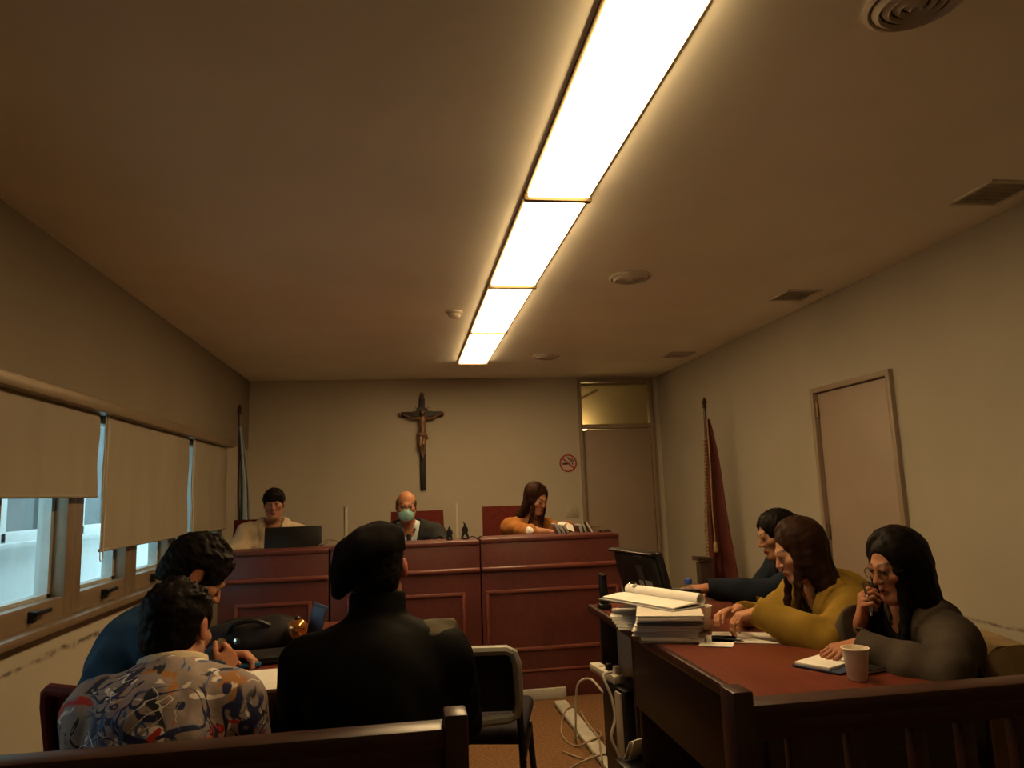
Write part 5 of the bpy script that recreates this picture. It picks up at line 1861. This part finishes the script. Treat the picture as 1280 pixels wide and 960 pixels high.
# officer in black with a beret, back to the camera
def pads(F):
    for i in (0, 1):
        F.ell(p.S[i] + V(0, 0, .02), V(.075, .075, .05), None, .03)
    F.chain([p.N - p.T * .06, p.N + p.T * .02], [.10, .075], .05)
p = Person('person', 'officer in a black coat and beret seen from behind at the left table', (-.08, 2.2, 0), (-.085, 2.17, .50), (-.085, 2.265, .925), 0, ((-.092, 2.31, 1.125), -4, -4, 2), hw=.188, bulk=1.02, curve=.03, neckr=1.15,
           arms=[dict(w=(-.27, 2.62, .82), hint=(-.35, -.2, -1), d=(.4, .9, 0), n=(0, 0, -1)), dict(w=(.07, 2.60, .81), hint=(.35, -.2, -1), d=(-.5, .8, 0), n=(0, 0, -1))])
p.ear = .008
p.body((.48, .20, .13), .0042, .0036)
p.hair('hair_black', 'crop', seed=14)
p.garment('coat', 'officer_coat', .034, .0075, (.97, .97), hole=.074, wr=.006, wf=36, seed=11, cut=-.12, extra=pads, collar=(.15, .009, .082, .074))
F = SDF(p.hc - .24, p.hc + .24, .0045)
bm_ = p.hm @ np.array(rot3(0, R(-34), 0))
F.ell(p.H(-.022, -.012, .056), V(.118, .122, .066) * p.hs, bm_, .01)
F.ell(p.H(-.062, -.02, .012), V(.062, .085, .052) * p.hs, bm_, .04)
F.ell(p.H(.0, -.012, .06), V(.092, .112, .075) * p.hs, p.hm, .03)
F.cone(p.H(-.05, -.02, .05), p.H(-.112, -.03, -.048), .062, .024, .03)
F.wrinkle(.005, 55, 5)
F.plane(p.H(.085, 0, .050), p.hm @ unit(V(.66, -.1, -1)))
np_obj('beret', [F.mesh()], 'beret', p.root, p.base, label='black beret')
F = SDF(p.S[1] - .16, p.S[1] + .16, .006)
F.ell(p.S[1] + p.T * .075 - p.Rv * .03 - p.Fv * .015, V(.075, .068, .030), None, .02)
F.cone(p.S[1] + p.T * .098 - p.Rv * .075, p.S[1] + p.T * .092 + p.Rv * .03 - p.Fv * .01, .018, .022, .015)
F.wrinkle(.004, 70, 8)
np_obj('epaulette', [F.mesh()], 'officer_patch', p.root, p.base, label='olive shoulder patch')
p.trousers()

# nearest woman on the right: glasses, dark grey blazer, hand at the mouth
p = Person('person', 'woman with glasses and long black hair in a dark grey blazer, hand at her mouth', (2.02, 2.43, 0), (1.80, 2.45, .47), (1.765, 2.42, .88), -92, ((1.698, 2.385, 1.040), -97, -13, 0), hw=.175, bulk=.93, fem=True, curve=.06,
           arms=[dict(w=(1.455, 2.275, .815), hint=(.3, -1, -.3), d=(-.95, .12, -.16), n=(-.1, .25, -1), curl=(28, 40, 25), len=(.28, .25)),
                 dict(w=(1.602, 2.475, .858), hint=(-.3, .5, -1), d=(-.14, -.42, .9), n=(.85, -.35, -.1), fing=[(45, 60, 35), (55, 65, 40), (62, 70, 40), (68, 70, 40)], thumb=(.8, .35, .3), len=(.28, .25))])
p.body((.37, .165, .088), .0036, .0030, lips=(.24, .055, .038), lid=-.003)
p.glasses()
p.hair('hair_black', 'long', h=.0048, hang=.40, seed=15, n=72, fw=50, part=.006, vol=1.0)
p.garment('black_top', 'black_top', .012, .008, (0, 0), hole=.062, wr=.001)
p.garment('blazer', 'grey_blazer', .026, .0065, (.93, .93), v=.30, vw=.085, wr=.007, wf=38, seed=13, lapel=True, collar=(.04, .006, .076, .084))
p.trousers()
tips = p.arms[1]['tips']
c_ = V(*tips[1])
t = root('pen', 'pale pen held by the woman with glasses at her mouth', 'pen', tuple(c_))
MB().tube([(0.0, -.012, -.055), (-.012, .0, .06)], .0042, 8).build('barrel', 'chrome', t)
a = p.arms[1]
d_ = unit(a['d'])
n_ = unit(V(*a['n']) - d_ * (V(*a['n']) @ d_))
t_ = np.cross(d_, n_)
rc = a['W'] + (d_ * .088 + t_ * -.0095) * .92 + (d_ * math.cos(R(62)) + n_ * math.sin(R(62))) * .022
fd = d_ * math.cos(R(62)) + n_ * math.sin(R(62))
e1 = t_
e2 = np.cross(fd, e1)
g = MB().tube([tuple(rc + (e1 * math.cos(q) + e2 * math.sin(q)) * .0098) for q in np.linspace(0, 6.28, 18)[:-1]], .0026, 6, closed=True)
g.build('ring', 'chrome', p.root, off=p.base, label='pale finger ring')

# middle woman: olive blazer
p = Person('person', 'woman with long brown hair in an olive blazer, hands folded over the right table', (2.0, 2.92, 0), (1.89, 2.93, .50), (1.70, 2.88, .905), -84, ((1.603, 2.865, 1.060), -80, -20, 0), hw=.185, bulk=1.05, fem=True, curve=.06,
           arms=[dict(w=(1.335, 2.71, .862), hint=(.3, -1, -.55), d=(-.92, .22, -.18), n=(-.25, .1, -1), curl=(40, 35, 20), len=(.29, .24)),
                 dict(w=(1.325, 2.875, .845), hint=(.3, .8, -1), d=(-.95, -.35, .02), n=(0, -.4, -1), curl=(24, 30, 20), len=(.29, .25), thumb=(.8, .5, .1))])
p.body((.46, .235, .13), .004, .0030, lips=(.30, .08, .055), lid=-.004)
p.hair('hair_dark', 'long', h=.0048, hang=.36, seed=21, n=72, fw=57, vol=1.1)
p.garment('black_top', 'black_top', .012, .008, (0, 0), hole=.062, wr=.001)
p.garment('blazer', 'olive', .026, .0065, (.95, .95), v=.32, vw=.08, wr=.007, wf=40, seed=17, lapel=True, collar=(.04, .006, .076, .084))
p.trousers()

# farthest woman: navy
p = Person('person', 'woman with tied dark hair in navy, reaching for the tablet on the right table', (2.14, 3.52, 0), (2.06, 3.54, .53), (1.94, 3.53, .945), -88, ((1.852, 3.50, 1.085), -84, -16, 0), hw=.185, bulk=1.02, fem=True, curve=.05,
           arms=[dict(w=(1.42, 3.40, .86), hint=(.2, -.6, -1), d=(-1, -.02, .02), n=(0, .15, -1), curl=(16, 20, 14)),
                 dict(w=(1.62, 3.72, .80), hint=(.3, .8, -1), d=(-.9, -.2, 0), n=(0, 0, -1))])
p.body((.36, .175, .10), .0045, .0035, lips=(.25, .06, .045), lid=-.004)
p.hair('hair_black', 'tied', seed=23, vol=1.3)
p.garment('sweater', 'navy_top', .018, .0075, (.96, .96), hole=.06, wr=.006, wf=40, seed=19)
p.trousers()

# ------------------------------------------------------------------ light, sky, camera
wd = bpy.data.worlds.new('sky')
SC.world = wd
wd.use_nodes = True
nt = wd.node_tree
bg = nt.nodes['Background']
tc = nt.nodes.new('ShaderNodeTexCoord')
sp = nt.nodes.new('ShaderNodeSeparateXYZ')
nt.links.new(tc.outputs['Generated'], sp.inputs[0])
rp = nt.nodes.new('ShaderNodeValToRGB')
rp.color_ramp.elements[0].color = (.42, .66, .74, 1)
rp.color_ramp.elements[1].color = (.62, .90, 1.0, 1)
nt.links.new(sp.outputs[2], rp.inputs['Fac'])
nt.links.new(rp.outputs[0], bg.inputs['Color'])
bg.inputs['Strength'].default_value = 3.5

cam = bpy.data.cameras.new('camera')
co = bpy.data.objects.new('camera', cam)
COL.objects.link(co)
yaw, pitch, rl, fpx = .14988, .14668, -.03555, 907.0
F_ = V(math.sin(yaw) * math.cos(pitch), math.cos(yaw) * math.cos(pitch), math.sin(pitch))
r_ = V(math.cos(yaw), -math.sin(yaw), 0)
u_ = np.cross(r_, F_)
r2 = math.cos(rl) * r_ + math.sin(rl) * u_
u2 = -math.sin(rl) * r_ + math.cos(rl) * u_
mw = Matrix.Identity(4)
for i in range(3):
    mw[i][0], mw[i][1], mw[i][2] = r2[i], u2[i], -F_[i]
mw[2][3] = 1.35
co.matrix_world = mw
cam.sensor_width = 36
cam.lens = fpx / 1280 * 36
cam.clip_start = .02
SC.camera = co
SC.view_settings.view_transform = 'Standard'
SC.view_settings.look = 'None'
SC.view_settings.exposure = 0
SC.view_settings.gamma = 1
